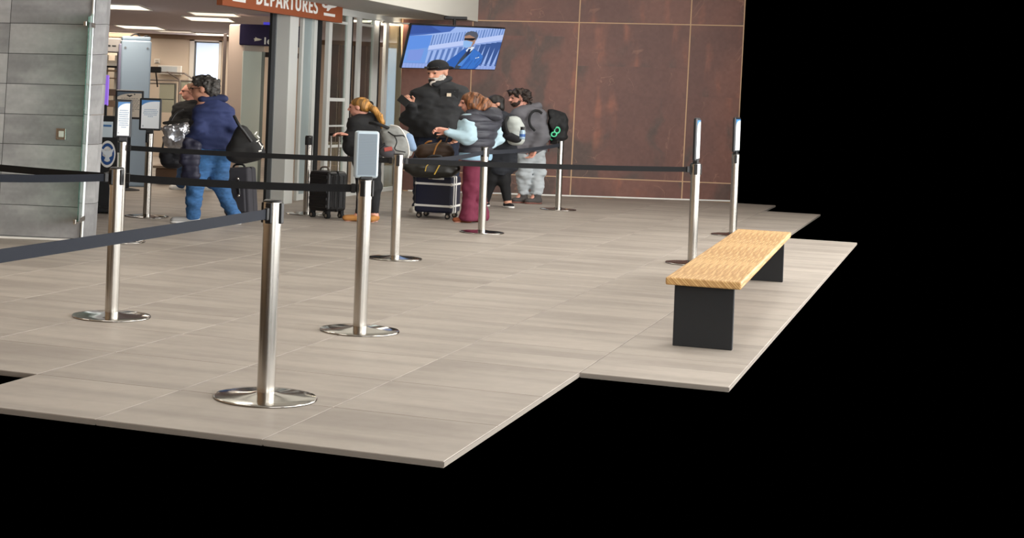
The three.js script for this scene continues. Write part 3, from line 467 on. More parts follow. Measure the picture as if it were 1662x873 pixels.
function netMesh(f, cell, stretch = K) {
  const bb = f.bb, e = (f.pad ?? 0.02) + cell * 2, n = [0, 1, 2].map((i) => Math.ceil((bb[i + 3] - bb[i] + 2 * e) / cell) + 1), o = [bb[0] - e, bb[1] - e, bb[2] - e], [nx, ny, nz] = n, v = new Float32Array(nx * ny * nz);
  for (let k = 0, q = 0; k < nz; k++) for (let j = 0; j < ny; j++) for (let i = 0; i < nx; i++, q++) v[q] = f(o[0] + i * cell, o[1] + j * cell, o[2] + k * cell);
  const id = new Int32Array(nx * ny * nz).fill(-1), pos = [], uv = [], idx = [], at = (i, j, k) => i + nx * (j + ny * k);
  const C = [[0, 0, 0], [1, 0, 0], [0, 1, 0], [1, 1, 0], [0, 0, 1], [1, 0, 1], [0, 1, 1], [1, 1, 1]], E = [[0, 1], [2, 3], [4, 5], [6, 7], [0, 2], [1, 3], [4, 6], [5, 7], [0, 4], [1, 5], [2, 6], [3, 7]], w = new Float32Array(8);
  for (let k = 0; k < nz - 1; k++) for (let j = 0; j < ny - 1; j++) for (let i = 0; i < nx - 1; i++) {
    let m = 0; for (let c = 0; c < 8; c++) { w[c] = v[at(i + C[c][0], j + C[c][1], k + C[c][2])]; if (w[c] < 0) m |= 1 << c; }
    if (m === 0 || m === 255) continue;
    let x = 0, y = 0, z = 0, s = 0; for (const [a, b] of E) if ((w[a] < 0) !== (w[b] < 0)) { const t = w[a] / (w[a] - w[b]); x += C[a][0] + (C[b][0] - C[a][0]) * t; y += C[a][1] + (C[b][1] - C[a][1]) * t; z += C[a][2] + (C[b][2] - C[a][2]) * t; s++; }
    id[at(i, j, k)] = pos.length / 3; const X = o[0] + (i + x / s) * cell, Y = o[1] + (j + y / s) * cell, Z = o[2] + (k + z / s) * cell; pos.push(X * stretch, Y, Z * stretch); uv.push(X + Z * 0.6, Y);
  }
  const quad = (a, b, c, d, flip) => { if (a < 0 || b < 0 || c < 0 || d < 0) return; flip ? idx.push(a, c, b, a, d, c) : idx.push(a, b, c, a, c, d); };
  for (let k = 1; k < nz - 1; k++) for (let j = 1; j < ny - 1; j++) for (let i = 1; i < nx - 1; i++) {
    const a = v[at(i, j, k)] < 0;
    if (a !== v[at(i + 1, j, k)] < 0) quad(id[at(i, j - 1, k - 1)], id[at(i, j, k - 1)], id[at(i, j, k)], id[at(i, j - 1, k)], !a);
    if (a !== v[at(i, j + 1, k)] < 0) quad(id[at(i - 1, j, k - 1)], id[at(i - 1, j, k)], id[at(i, j, k)], id[at(i, j, k - 1)], !a);
    if (a !== v[at(i, j, k + 1)] < 0) quad(id[at(i - 1, j - 1, k)], id[at(i, j - 1, k)], id[at(i, j, k)], id[at(i - 1, j, k)], !a);
  }
  const g = new THREE.BufferGeometry(); g.setAttribute('position', new THREE.Float32BufferAttribute(pos, 3)); g.setAttribute('uv', new THREE.Float32BufferAttribute(uv, 2)); g.setIndex(idx); g.computeVertexNormals(); return g;
}
// a soft thing: positions are given as pixels on the photograph with a distance in front of (+) or behind (-) the thing's own depth
function local(base, depth) {
  const J = (px, py, dz = 0) => { const w = W(px, py, depth - dz * K); return V((w.x - base.x) / K, w.y - base.y, (w.z - base.z) / K); };
  J.stick = (px, py, f, lift = 0) => { const from = 0.7; for (let dz = from; dz > -0.7; dz -= 0.004) { const p = J(px, py, dz); if (f(p.x, p.y, p.z) < 0) { const q = J(px, py, dz + lift); return V(q.x * K, q.y, q.z * K); } } const q = J(px, py, 0); return V(q.x * K, q.y, q.z * K); };
  return J;
}
const at = (v) => V(v.x * K, v.y, v.z * K);
const lerp = (a, b, t) => a.clone().lerp(b, t);

// ---------------------------------------------------------------- people
function headPrims(c, yaw, pitch, s = 1, tilt = 0) {
  const q = new THREE.Quaternion().setFromEuler(new THREE.Euler(pitch, yaw, tilt, 'YXZ')), h = (x, y, z) => V(x, y, z).multiplyScalar(s).applyQuaternion(q).add(c), E = (x, y, z, ...r) => ell(h(x, y, z), r.map((v) => v * s), q);
  return { h, q, E, s,
    head: [E(0, 0.035, -0.012, 0.074, 0.094, 0.094), E(0, -0.04, 0.03, 0.057, 0.078, 0.06), E(0, -0.098, 0.06, 0.026, 0.022, 0.022), cap(h(0, 0.02, 0.088), h(0, -0.026, 0.11), 0.009 * s, 0.0155 * s), cap(h(-0.034, 0.03, 0.078), h(0.034, 0.03, 0.078), 0.013 * s), E(0.075, -0.008, -0.008, 0.011, 0.032, 0.02), E(-0.075, -0.008, -0.008, 0.011, 0.032, 0.02), cap(h(-0.018, -0.066, 0.08), h(0.018, -0.066, 0.08), 0.0105 * s), cap(h(0, -0.06, -0.025), V(c.x, c.y, c.z).add(V(0, -0.2 * s, 0)).add(V(0, 0, 0)), 0.052 * s, 0.058 * s)],
    cut: [E(0.032, 0.008, 0.098, 0.017, 0.012, 0.016), E(-0.032, 0.008, 0.098, 0.017, 0.012, 0.016)] };
}
function handPrims(w, dirF, norm, curl, side, s = 1) {   // palm, four fingers of three bones each, thumb from the side of the palm
  const d = dirF.clone().normalize(), n = norm.clone().addScaledVector(d, -norm.dot(d)).normalize(), a = V(0, 0, 0).crossVectors(d, n), P = (x, y, z) => w.clone().addScaledVector(a, x * s).addScaledVector(d, y * s).addScaledVector(n, z * s);
  const q = new THREE.Quaternion().setFromRotationMatrix(new THREE.Matrix4().makeBasis(a, d, n)), out = [rounded(P(0, 0.05, 0), [0.041 * s, 0.052 * s, 0.016 * s], 0.014 * s, q), cap(P(0, -0.02, 0), P(0, 0.02, 0), 0.026 * s, 0.028 * s)];
  [[-0.031, 0.7], [-0.0105, 0.92], [0.0105, 1], [0.031, 0.9]].forEach(([x, l]) => { let p = P(x * side, 0.098, 0), ang = curl * 0.5; for (const b of [0.04, 0.028, 0.022]) { const e = p.clone().addScaledVector(d, Math.cos(ang) * b * l * s).addScaledVector(n, Math.sin(ang) * b * l * s); out.push(cap(p, e, 0.0092 * s, 0.0082 * s)); p = e; ang += curl * 0.55; } });
  const t0 = P(0.034 * side, 0.03, 0.004), t1 = P(0.062 * side, 0.062, 0.014), t2 = P(0.06 * side, 0.092, 0.02 + 0.01 * curl); out.push(cap(t0, t1, 0.0125 * s, 0.0105 * s), cap(t1, t2, 0.0105 * s, 0.009 * s)); return out;
}
function garmentTop(j, r) {   // chest, belly, shoulders and sleeves
  const drop = V(0, 0.025 - r.chest, 0), cL = lerp(j.neck, j.shL, 0.52).add(drop), cR = lerp(j.neck, j.shR, 0.52).add(drop), out = [cap(cL, j.hipL, r.chest, r.belly), cap(cR, j.hipR, r.chest, r.belly), cap(lerp(cL, cR, 0.5), lerp(j.hipL, j.hipR, 0.5), r.chest, r.belly), cap(lerp(j.neck, j.shL, 0.3), j.shL, r.sh, r.sh), cap(lerp(j.neck, j.shR, 0.3), j.shR, r.sh, r.sh)];
  for (const s of ['L', 'R']) if (j['el' + s]) out.push(cap(j['sh' + s], j['el' + s], r.sh, r.el), cap(j['el' + s], j['wr' + s], r.el, r.wr));
  return out;
}
function legsPrims(j, r) { const out = [cap(j.hipL, j.hipR, r.hip)]; for (const s of ['L', 'R']) out.push(cap(j['hip' + s], j['kn' + s], r.hip, r.kn), cap(j['kn' + s], j['an' + s], r.kn, r.an)); return out; }
const SKIN = mat({ color: 0xd39a80, roughness: 0.55 }), SKIN_PINK = mat({ color: 0xdb9d88, roughness: 0.55 });
const cloth = (c, r = 0.85) => mat({ color: c, roughness: r });
M.lens = mat({ color: 0x0c0d10, roughness: 0.15 }); M.eye = mat({ color: 0x1b1512, roughness: 0.3 });
function person({ px, py, label, build }) {
  const b = G(px, py), depth = -b.z, p = thing('person', label, 'person', b), J = local(b, depth);
  const add = (name, f, m, cell = 0.013) => mesh(name, netMesh(f, cell), m, p);
  const put = (name, geo, m, pos, rot) => { const o = mesh(name, geo, m, p); o.position.copy(pos); if (rot) o.rotation.set(...rot); return o; };
  const body = (j, head, skin, hands, slim) => {   // one continuous figure: trunk and limbs on a coarse grid, head and hands on fine ones
    const rr = Object.assign({ chest: 0.1, belly: 0.095, sh: 0.045, el: 0.034, wr: 0.026 }, slim), lim = field([...garmentTop(j, rr), ...legsPrims(j, { hip: 0.07, kn: 0.045, an: 0.036 }), cap(j.neck, lerp(j.neck, head.h(0, -0.06, -0.02), 0.6), 0.055, 0.052), ...['L', 'R'].filter((s) => j['toe' + s]).map((s) => cap(j['an' + s], j['toe' + s], 0.034, 0.025))], 0.04), gs = [netMesh(lim, 0.02), netMesh(field(head.head, 0.022, { cut: head.cut }), 0.0065)];
    for (const h of hands) gs.push(netMesh(field(h, 0.008), 0.0055));
    mesh('body', merged(gs), skin, p); for (const s of [-1, 1]) { const e = head.h(0.032 * s, 0.008, 0.08); const g = new THREE.SphereGeometry(0.009, 10, 8); g.scale(K, 1, K); put('eye', g, M.eye, at(e)); }
  };
  build({ p, J, add, put, body, b }); return p;
}
const shoe = (an, toe, r = 0.042) => [cap(V(an.x, Math.max(an.y - 0.03, r), an.z), V(an.x, r, an.z), r, r), cap(V(lerp(an, toe, -0.15).x, r, lerp(an, toe, -0.15).z), V(toe.x, r * 0.85, toe.z), r, r * 0.85)];
const sole = (an, toe, r = 0.042) => { const a = lerp(an, toe, -0.2).setY(0.012), b = toe.clone().setY(0.012); return [cap(a, b, r * 0.98, r * 0.95)]; };

// person in the blue jacket, walking into the screening room
person({ px: 335, py: 363, label: 'person in navy jacket and blue jeans walking with black duffel bag', build({ J, add, put, body }) {
  const j = { neck: J(342, 164), shL: J(328, 181, 0.03), shR: J(367, 181, 0.0), elL: J(323, 211, 0.12), wrL: J(309, 226, 0.06), elR: J(377, 206, 0.02), wrR: J(378, 230, -0.06), hipL: J(336, 246, 0.02), hipR: J(358, 246, -0.02), knL: J(316, 303, 0.05), knR: J(356, 300, -0.02), anL: J(313, 352, 0.04), anR: J(381, 350, -0.03), toeL: J(283, 365, 0.04), toeR: J(362, 369, 0.05) };
  const H = headPrims(J(331, 145), -1.75, 0.05, 1.06); body(j, H, SKIN, [], { chest: 0.075, belly: 0.065 });
  const top = field(garmentTop(j, { chest: 0.108, belly: 0.104, sh: 0.07, el: 0.06, wr: 0.046 }), 0.035, { folds: 0.028, freq: [11, 19, 11], above: J(340, 242).y });
  add('jacket', top, cloth(0x2a3560)); add('collar', field([cap(J(330, 161, 0.03), J(362, 160, 0.0), 0.045), cap(J(336, 160, -0.05), J(358, 159, -0.05), 0.045)], 0.03), cloth(0x232d52));
  add('jeans', field([...legsPrims(j, { hip: 0.092, kn: 0.07, an: 0.06 })], 0.03, { folds: 0.026, freq: [13, 24, 13], below: J(340, 234).y }), M.denim = M.mottled(0x5187c0));
  for (const s of ['L', 'R']) { add('shoe', field(shoe(j['an' + s], j['toe' + s]), 0.02), cloth(0xb7b6b4)); add('sole', field(sole(j['an' + s], j['toe' + s]), 0.02, { below: 0.025, above: 0 }), cloth(0xe6e4e0)); }
  add('hair', field([H.E(0, 0.05, -0.025, 0.086, 0.098, 0.1), H.E(0, 0.1, 0.02, 0.07, 0.05, 0.07), H.E(0, -0.02, -0.06, 0.075, 0.07, 0.055)], 0.03, { folds: 0.04, freq: [32, 32, 32], fine: 0.022, cut: [H.E(0, -0.045, 0.095, 0.09, 0.1, 0.085), H.E(0.085, -0.02, 0.005, 0.03, 0.04, 0.03), H.E(-0.085, -0.02, 0.005, 0.03, 0.04, 0.03)] }), M.strands(0x47433f, 0.6), 0.008);
  add('glasses', field([cap(H.h(-0.08, 0.012, 0.0), H.h(-0.06, 0.012, 0.092), 0.004), cap(H.h(0.08, 0.012, 0.0), H.h(0.06, 0.012, 0.092), 0.004), cap(H.h(-0.06, 0.012, 0.092), H.h(0.06, 0.012, 0.092), 0.004), cap(H.h(-0.055, -0.015, 0.09), H.h(0.055, -0.015, 0.09), 0.003)], 0.004), M.lens, 0.004);
} });
// person in black shirt behind
person({ px: 318, py: 308, label: 'person with glasses in a black shirt, mostly hidden behind the navy jacket', build({ J, add, put, body }) {
  const j = { neck: J(314, 165), shL: J(292, 176), shR: J(330, 176), elL: J(284, 198, 0.05), wrL: J(272, 212, 0.1), elR: J(338, 205), wrR: J(332, 226), hipL: J(308, 232), hipR: J(326, 232), knL: J(300, 270), knR: J(333, 272), anL: J(291, 302), anR: J(338, 303), toeL: J(280, 307, 0.05), toeR: J(330, 310, 0.05) };
  const H = headPrims(J(309, 149), -1.45, 0.05, 0.98); body(j, H, SKIN_PINK, []);
  add('shirt', field(garmentTop(j, { chest: 0.115, belly: 0.1, sh: 0.075, el: 0.06, wr: 0.045 }), 0.05, { folds: 0.02, above: J(315, 230).y }), cloth(0x111113), 0.016);
  add('trousers', field(legsPrims(j, { hip: 0.09, kn: 0.068, an: 0.06 }), 0.05, { folds: 0.02, below: J(315, 222).y }), cloth(0x2c4668), 0.016);
  for (const s of ['L', 'R']) add('shoe', field([...shoe(j['an' + s], j['toe' + s]), ...sole(j['an' + s], j['toe' + s])], 0.02), cloth(0xdedcd8), 0.014);
  add('hair', field([H.E(0, 0.05, -0.03, 0.083, 0.092, 0.095), H.E(0, -0.03, -0.06, 0.075, 0.08, 0.05)], 0.03, { fine: 0.012, cut: [H.E(0, -0.04, 0.08, 0.1, 0.12, 0.085)] }), cloth(0x6a4a34, 0.7), 0.01);
  add('glasses', field([cap(H.h(-0.08, 0.012, 0.0), H.h(-0.06, 0.012, 0.092), 0.004), cap(H.h(0.08, 0.012, 0.0), H.h(0.06, 0.012, 0.092), 0.004), cap(H.h(-0.06, 0.012, 0.092), H.h(0.06, 0.012, 0.092), 0.004)], 0.004), M.lens, 0.005);
} });
// girl with the ponytail
person({ px: 592, py: 359, label: 'person with long blonde ponytail in black hoodie and leggings, tan slippers', build({ J, add, put, body }) {
  const j = { neck: J(590, 190), shL: J(577, 203, 0.1), shR: J(607, 206, -0.1), elL: J(574, 243, 0.14), wrL: J(568, 222, 0.16), elR: J(600, 244, 0.14), wrR: J(566, 238, 0.18), hipL: J(588, 256, 0.02), hipR: J(602, 256, -0.03), knL: J(590, 304, 0.05), knR: J(608, 304, -0.02), anL: J(584, 349, 0.04), anR: J(607, 350, -0.02), toeL: J(562, 359, 0.05), toeR: J(602, 362, 0.08) };
  const H = headPrims(J(583, 174), -1.85, 0.12, 0.88); const hd = handPrims(J(568, 221, 0.16), V(-0.75, 0.25, 0.1), V(-0.2, -0.8, 0.3), 0.9, 1, 0.9); body(j, H, SKIN_PINK, [hd], { chest: 0.08, belly: 0.08 });
  add('hoodie', field([...garmentTop(j, { chest: 0.1, belly: 0.105, sh: 0.075, el: 0.075, wr: 0.05 }), ell(J(600, 192, -0.04), [0.1, 0.062, 0.1])], 0.05, { folds: 0.03, freq: [10, 15, 10], above: J(596, 262).y }), M.hoodieBlack = cloth(0x131315));
  add('leggings', field(legsPrims(j, { hip: 0.09, kn: 0.06, an: 0.04 }), 0.05, { folds: 0.008, below: J(596, 250).y }), cloth(0x17181b));
  for (const s of ['L', 'R']) { add('sock', field([cap(j['an' + s], j['an' + s].clone().add(V(0, -0.07, 0)), 0.036)], 0.01), cloth(0xe3b3ac)); add('slipper', field(shoe(j['an' + s].clone().setY(0.055), j['toe' + s], 0.045), 0.02), cloth(0xb07a3f)); }
  const pony = [H.h(0, 0.03, -0.09), J(606, 177, 0.06), J(615, 187, 0.08), J(620, 199, 0.06), J(619, 207, 0.04)], tail = []; for (let i = 0; i < 4; i++) tail.push(cap(pony[i], pony[i + 1], [0.03, 0.034, 0.03, 0.022][i], [0.034, 0.03, 0.022, 0.01][i]));
  add('hair', field([H.E(0, 0.05, -0.02, 0.083, 0.09, 0.1), H.E(0, -0.01, -0.05, 0.08, 0.07, 0.065), ...tail], 0.02, { folds: 0.01, freq: [40, 14, 40], cut: [H.E(0, -0.05, 0.09, 0.1, 0.105, 0.08)] }), M.strands(0xc08a42), 0.008);
  const tie = new THREE.TorusGeometry(0.034, 0.01, 8, 18); tie.scale(1.2, 1, 1.2); put('hair_tie', tie, M.matteBlack, at(H.h(0, 0.03, -0.11)), [0, 0.3, 0.3]);
} });
// big man with the phone
const MAN = {};
person({ px: 706, py: 345, label: 'large person with grey beard and backward black cap looking down at a phone', build({ J, add, put, body }) {
  const j = { neck: J(714, 138), shL: J(684, 153, 0.02), shR: J(746, 151, 0.02), elL: J(664, 194, 0.06), wrL: J(668, 171, 0.22), elR: J(758, 190, 0.0), wrR: J(744, 216, 0.12), hipL: J(692, 218), hipR: J(726, 218), knL: J(689, 280, 0.03), knR: J(726, 282, 0.03), anL: J(684, 334), anR: J(726, 336), toeL: J(672, 342, 0.08), toeR: J(720, 346, 0.1) };
  const H = headPrims(J(711, 117.5), -0.72, 0.3, 1.16); MAN.hand = handPrims(J(668, 171, 0.22), V(-0.5, 0.7, 0.15), V(0.3, -0.1, 0.9), 1.5, 1, 1.1); const h2 = handPrims(J(744, 216, 0.12), V(-0.2, -0.8, 0.3), V(-0.6, 0, 0.5), 0.8, 1, 1.1); MAN.J = J; body(j, H, SKIN, [MAN.hand, h2], { chest: 0.11, belly: 0.1, sh: 0.06 });
  const top = field([...garmentTop(j, { chest: 0.15, belly: 0.172, sh: 0.09, el: 0.075, wr: 0.058 }), ell(J(706, 198, 0.1), [0.23, 0.2, 0.17])], 0.06, { folds: 0.04, freq: [9, 13, 9], above: J(706, 223).y });
  add('shirt', top, M.shirtBlack = cloth(0x292a2c)); add('collar', field([cap(J(703, 136, 0.09), J(700, 131, 0.02), 0.03), cap(J(706, 137, 0.1), J(728, 128, 0.0), 0.034), cap(J(728, 127, 0), J(712, 127, -0.08), 0.035)], 0.02), M.shirtBlack);
  add('undershirt', field([ell(J(704, 136, 0.09), [0.04, 0.04, 0.035])], 0.01), cloth(0xe4dcd4), 0.008);
  const pk = J.stick(729, 152, top, 0.004); put('chest_pocket', rbox(0.25, 0.13, 0.012, 0.004), cloth(0x191a1c), pk, [0.1, 0.1, 0]); put('pocket_flap', rbox(0.26, 0.035, 0.02, 0.004), cloth(0x161719), J.stick(729, 146, top, 0.006), [0.1, 0.1, -0.02]);
  for (const [x, y] of [[722.5, 146.5], [738, 148]]) put('snap', new THREE.SphereGeometry(0.014, 12, 8), M.white, J.stick(x, y, top, 0.012)); put('stitched_label', rbox(0.06, 0.046, 0.012, 0.003), cloth(0xd8c8b0), J.stick(728.5, 154, top, 0.012), [0.1, 0.1, 0]);
  add('trousers', field(legsPrims(j, { hip: 0.125, kn: 0.1, an: 0.085 }), 0.05, { folds: 0.025, below: J(706, 206).y }), cloth(0x1c2436));
  for (const s of ['L', 'R']) add('shoe', field([...shoe(j['an' + s], j['toe' + s], 0.05), ...sole(j['an' + s], j['toe' + s], 0.052)], 0.02), cloth(0xcfc9be));
  add('beard', field([H.E(0, -0.088, 0.045, 0.07, 0.058, 0.06), H.E(0, -0.05, 0.02, 0.076, 0.06, 0.052), H.E(0, -0.046, 0.096, 0.034, 0.012, 0.014)], 0.02, { fine: 0.012, cut: [H.E(0, -0.067, 0.1, 0.02, 0.008, 0.03), H.E(0, 0.012, 0.09, 0.07, 0.05, 0.06)] }), cloth(0xc4beb6, 0.8), 0.006);
  const capF = field([H.E(0, 0.062, -0.015, 0.085, 0.085, 0.104)], 0.02, { cut: [H.E(0, -0.09, 0.02, 0.2, 0.13, 0.2)] }); add('cap', capF, cloth(0x121316), 0.007);
  add('cap_peak', field([cap(H.h(-0.045, 0.03, -0.1), H.h(0.045, 0.03, -0.1), 0.014), cap(H.h(-0.035, 0.015, -0.16), H.h(0.035, 0.015, -0.16), 0.012), cap(H.h(0, 0.025, -0.1), H.h(0, 0.012, -0.17), 0.016)], 0.04), cloth(0x101114), 0.007);
  add('sunglasses', field([cap(H.h(-0.065, 0.075, 0.066), H.h(-0.014, 0.075, 0.09), 0.014), cap(H.h(0.014, 0.075, 0.09), H.h(0.065, 0.075, 0.066), 0.014), cap(H.h(0.068, 0.075, 0.06), H.h(0.086, 0.07, -0.04), 0.004), cap(H.h(-0.068, 0.075, 0.06), H.h(-0.086, 0.07, -0.04), 0.004)], 0.006), M.lens, 0.005);
} });
{ const p = thing('phone', 'black smartphone held by the large person in the black cap', 'phone', W(655, 163.5, 21.0), undefined); const q = mesh('case', rbox(0.1, 0.165, 0.014, 0.012), M.black, p), s = mesh('screen', rbox(0.088, 0.148, 0.004, 0.002), M.lens, q); s.position.z = -0.008; p.rotation.set(-0.35, -0.35, 0.85); }
// woman in the puffer vest
person({ px: 772, py: 361, label: 'person with auburn hair in dark puffer vest, light blue sleeves and maroon trousers', build({ J, add, put, body }) {
  const j = { neck: J(780, 181), shL: J(761, 194, 0.12), shR: J(800, 196, -0.1), elL: J(758, 224, 0.16), wrL: J(728, 214, 0.2), elR: J(806, 228, -0.08), wrR: J(790, 240, 0.0), hipL: J(766, 250, 0.05), hipR: J(778, 250, -0.05), knL: J(763, 306, 0.05), knR: J(776, 304, -0.05), anL: J(759, 350, 0.05), anR: J(781, 346, -0.06), toeL: J(739, 362, 0.05), toeR: J(768, 357, -0.05) };
  const H = headPrims(J(764, 167), -1.45, 0.15, 0.93); const hd = handPrims(J(728, 213, 0.2), V(-0.8, 0.15, 0.1), V(0.1, -0.5, 0.6), 1.1, -1, 0.95); body(j, H, SKIN_PINK, [hd], { chest: 0.085, belly: 0.085 });
  const nj = { ...j, elL: undefined, elR: undefined }, rows = (x, y, z) => 0;
  const vest = field([...garmentTop(nj, { chest: 0.12, belly: 0.118, sh: 0.092 })], 0.06, { folds: 0.01, above: J(778, 248).y }), quilt = (x, y, z) => vest(x, y, z) + 0.013 * Math.pow(Math.abs(Math.cos(y * Math.PI / 0.105)), 6); quilt.bb = vest.bb; quilt.pad = 0.04;
  add('puffer_vest', quilt, cloth(0x35363f, 0.55), 0.011); add('hood', field([ell(J(795, 182, -0.02), [0.115, 0.07, 0.12]), cap(J(772, 182, 0.1), J(806, 190, 0.05), 0.05)], 0.05, { folds: 0.03, freq: [12, 12, 12] }), cloth(0x303139, 0.55));
  add('sleeve', field([cap(j.shL, j.elL, 0.085, 0.085), cap(j.elL, j.wrL, 0.08, 0.042)], 0.04, { folds: 0.025, freq: [14, 18, 14] }), M.paleBlue = cloth(0xa9c3ce)); add('sleeve', field([cap(j.shR, j.elR, 0.07, 0.06), cap(j.elR, j.wrR, 0.06, 0.04)], 0.03, { folds: 0.02 }), M.paleBlue);
  add('shirt_hem', field([cap(j.hipL, j.hipR, 0.112), cap(j.hipL.clone().add(V(0, -0.05, 0)), j.hipR.clone().add(V(0, -0.05, 0)), 0.108)], 0.04, { above: J(778, 260).y, below: J(778, 246).y }), cloth(0x9ec4dd));
  add('trousers', field([...legsPrims(j, { hip: 0.085, kn: 0.064, an: 0.066 }), cap(j.anL, V(j.anL.x, 0.06, j.anL.z), 0.066, 0.078), cap(j.anR, V(j.anR.x, 0.06, j.anR.z), 0.066, 0.074)], 0.05, { folds: 0.02, freq: [12, 14, 12], below: J(778, 244).y, above: 0.02 }), cloth(0x6a213a));
  for (const s of ['L', 'R']) add('shoe', field(shoe(j['an' + s], j['toe' + s], 0.036), 0.02), cloth(0x8a4a2c));
  add('hair', field([H.E(0, 0.045, -0.02, 0.09, 0.1, 0.108), H.E(0, -0.05, -0.045, 0.088, 0.1, 0.075), H.E(0.07, -0.03, 0.0, 0.03, 0.1, 0.055), H.E(-0.07, -0.03, 0.0, 0.03, 0.1, 0.055), ell(J(786, 168, 0.0), [0.062, 0.075, 0.085]), ell(J(779, 176, 0.05), [0.06, 0.055, 0.06])], 0.03, { folds: 0.03, freq: [34, 10, 34], cut: [H.E(0, -0.06, 0.11, 0.065, 0.11, 0.075)] }), M.strands(0x8e5a36), 0.008);
  const br = new THREE.TorusGeometry(0.05, 0.008, 8, 20); put('bracelet', br, M.brushed, at(lerp(j.wrL, j.elL, 0.02)), [0, 1.3, 0]);
} });
// person between, with the white backpack
person({ px: 812, py: 336, label: 'person with dark hair in black coat and leggings half hidden behind the puffer vest', build({ J, add, put, body }) {
  const j = { neck: J(808, 184), shL: J(795, 194, 0.06), shR: J(826, 195, 0.0), elL: J(788, 222, 0.06), wrL: J(780, 238, 0.1), elR: J(832, 222, 0.06), wrR: J(815, 240, 0.1), hipL: J(806, 246), hipR: J(822, 246), knL: J(798, 292, 0.0), knR: J(818, 292, 0.02), anL: J(787, 329, -0.03), anR: J(824, 328, 0.03), toeL: J(776, 335, 0), toeR: J(829, 338, 0.09) };
  const H = headPrims(J(803, 168), -1.2, 0.1, 0.9); body(j, H, SKIN, [], { chest: 0.08, belly: 0.08 });
  add('coat', field([...garmentTop(j, { chest: 0.105, belly: 0.12, sh: 0.072, el: 0.06, wr: 0.045 }), cap(J(806, 250), J(812, 276), 0.1, 0.115), cap(J(822, 250), J(826, 270), 0.1, 0.1)], 0.05, { folds: 0.025, above: J(815, 284).y }), cloth(0x24272e), 0.015);
  add('leggings', field(legsPrims(j, { hip: 0.085, kn: 0.062, an: 0.042 }), 0.05, { folds: 0.006 }), cloth(0x121214), 0.014);
  for (const s of ['L', 'R']) { add('sneaker', field(shoe(j['an' + s], j['toe' + s], 0.04), 0.02), cloth(0x1a1a1d), 0.012); add('sole', field(sole(j['an' + s], j['toe' + s], 0.042), 0.02, { below: 0.028, above: 0 }), cloth(0xe8e6e2), 0.01); }
  add('hair', field([H.E(0, 0.045, -0.02, 0.087, 0.095, 0.1), H.E(0, -0.05, -0.05, 0.08, 0.1, 0.06)], 0.03, { folds: 0.012, freq: [30, 10, 30], cut: [H.E(0, -0.05, 0.1, 0.08, 0.11, 0.08)] }), cloth(0x1d1815, 0.55), 0.01);
} });
// bearded man by the brown wall
const HOODIE = {};
person({ px: 858, py: 330, label: 'bearded person with curly dark hair in grey hoodie and light grey trousers', build({ J, add, put, body, b }) {
  const j = { neck: J(856, 175), shL: J(842, 186, 0.08), shR: J(874, 187, 0.02), elL: J(836, 220, 0.08), wrL: J(838, 243, 0.1), elR: J(880, 221, 0.1), wrR: J(868, 243, 0.14), hipL: J(853, 243, 0.03), hipR: J(871, 243, -0.02), knL: J(850, 283, 0.04), knR: J(874, 284, 0.0), anL: J(849, 310, 0.0), anR: J(871, 312, 0.04), toeL: J(836, 328, 0.03), toeR: J(857, 332, 0.08) };
  const H = headPrims(J(842, 159.5), -1.3, 0.12, 0.97); const hd = handPrims(J(868, 243, 0.15), V(-0.25, -0.8, 0.1), V(-0.6, 0, 0.4), 0.8, 1, 0.95); body(j, H, SKIN_PINK, [hd]);
  const hf = field([...garmentTop(j, { chest: 0.115, belly: 0.11, sh: 0.085, el: 0.075, wr: 0.052 })], 0.05, { folds: 0.022, freq: [10, 16, 10], above: J(862, 249).y }); add('hoodie', hf, M.hoodieGrey = cloth(0x66656a)); HOODIE.on = (px, py, lift) => J.stick(px, py, HOODIE.f, lift).add(b); HOODIE.b = b;
  const hd2 = field([cap(J(852, 176, 0.06), J(872, 173, -0.02), 0.05), cap(J(872, 173, -0.02), J(862, 172, -0.1), 0.055)], 0.04, { folds: 0.02 }); add('hood', hd2, M.hoodieGrey); HOODIE.f = (x, y, z) => Math.min(hf(x, y, z), hd2(x, y, z));
  add('trousers', field([...legsPrims(j, { hip: 0.1, kn: 0.074, an: 0.066 })], 0.025, { folds: 0.034, freq: [13, 20, 13], below: J(862, 240).y }), cloth(0xb6bdc1));
  for (const s of ['L', 'R']) { add('shoe', field(shoe(j['an' + s], j['toe' + s], 0.05), 0.02), cloth(0x4b4745)); add('sole', field(sole(j['an' + s], j['toe' + s], 0.046), 0.02, { below: 0.026, above: 0 }), cloth(0x7c5046), 0.01); }
  add('hair', field([H.E(0, 0.06, -0.025, 0.1, 0.095, 0.115), H.E(0, 0.1, 0.03, 0.08, 0.05, 0.075), H.E(0, -0.02, -0.075, 0.085, 0.075, 0.06)], 0.03, { folds: 0.065, freq: [28, 28, 28], fine: 0.03, cut: [H.E(0, -0.045, 0.1, 0.09, 0.1, 0.08)] }), M.strands(0x3a2d26, 0.6), 0.008);
  add('beard', field([H.E(0, -0.085, 0.05, 0.06, 0.05, 0.048), H.E(0, -0.05, 0.02, 0.066, 0.05, 0.04), H.E(0, -0.047, 0.095, 0.03, 0.01, 0.012)], 0.02, { fine: 0.012, cut: [H.E(0, -0.067, 0.1, 0.018, 0.007, 0.03)] }), cloth(0x33251e, 0.75), 0.007);
} });

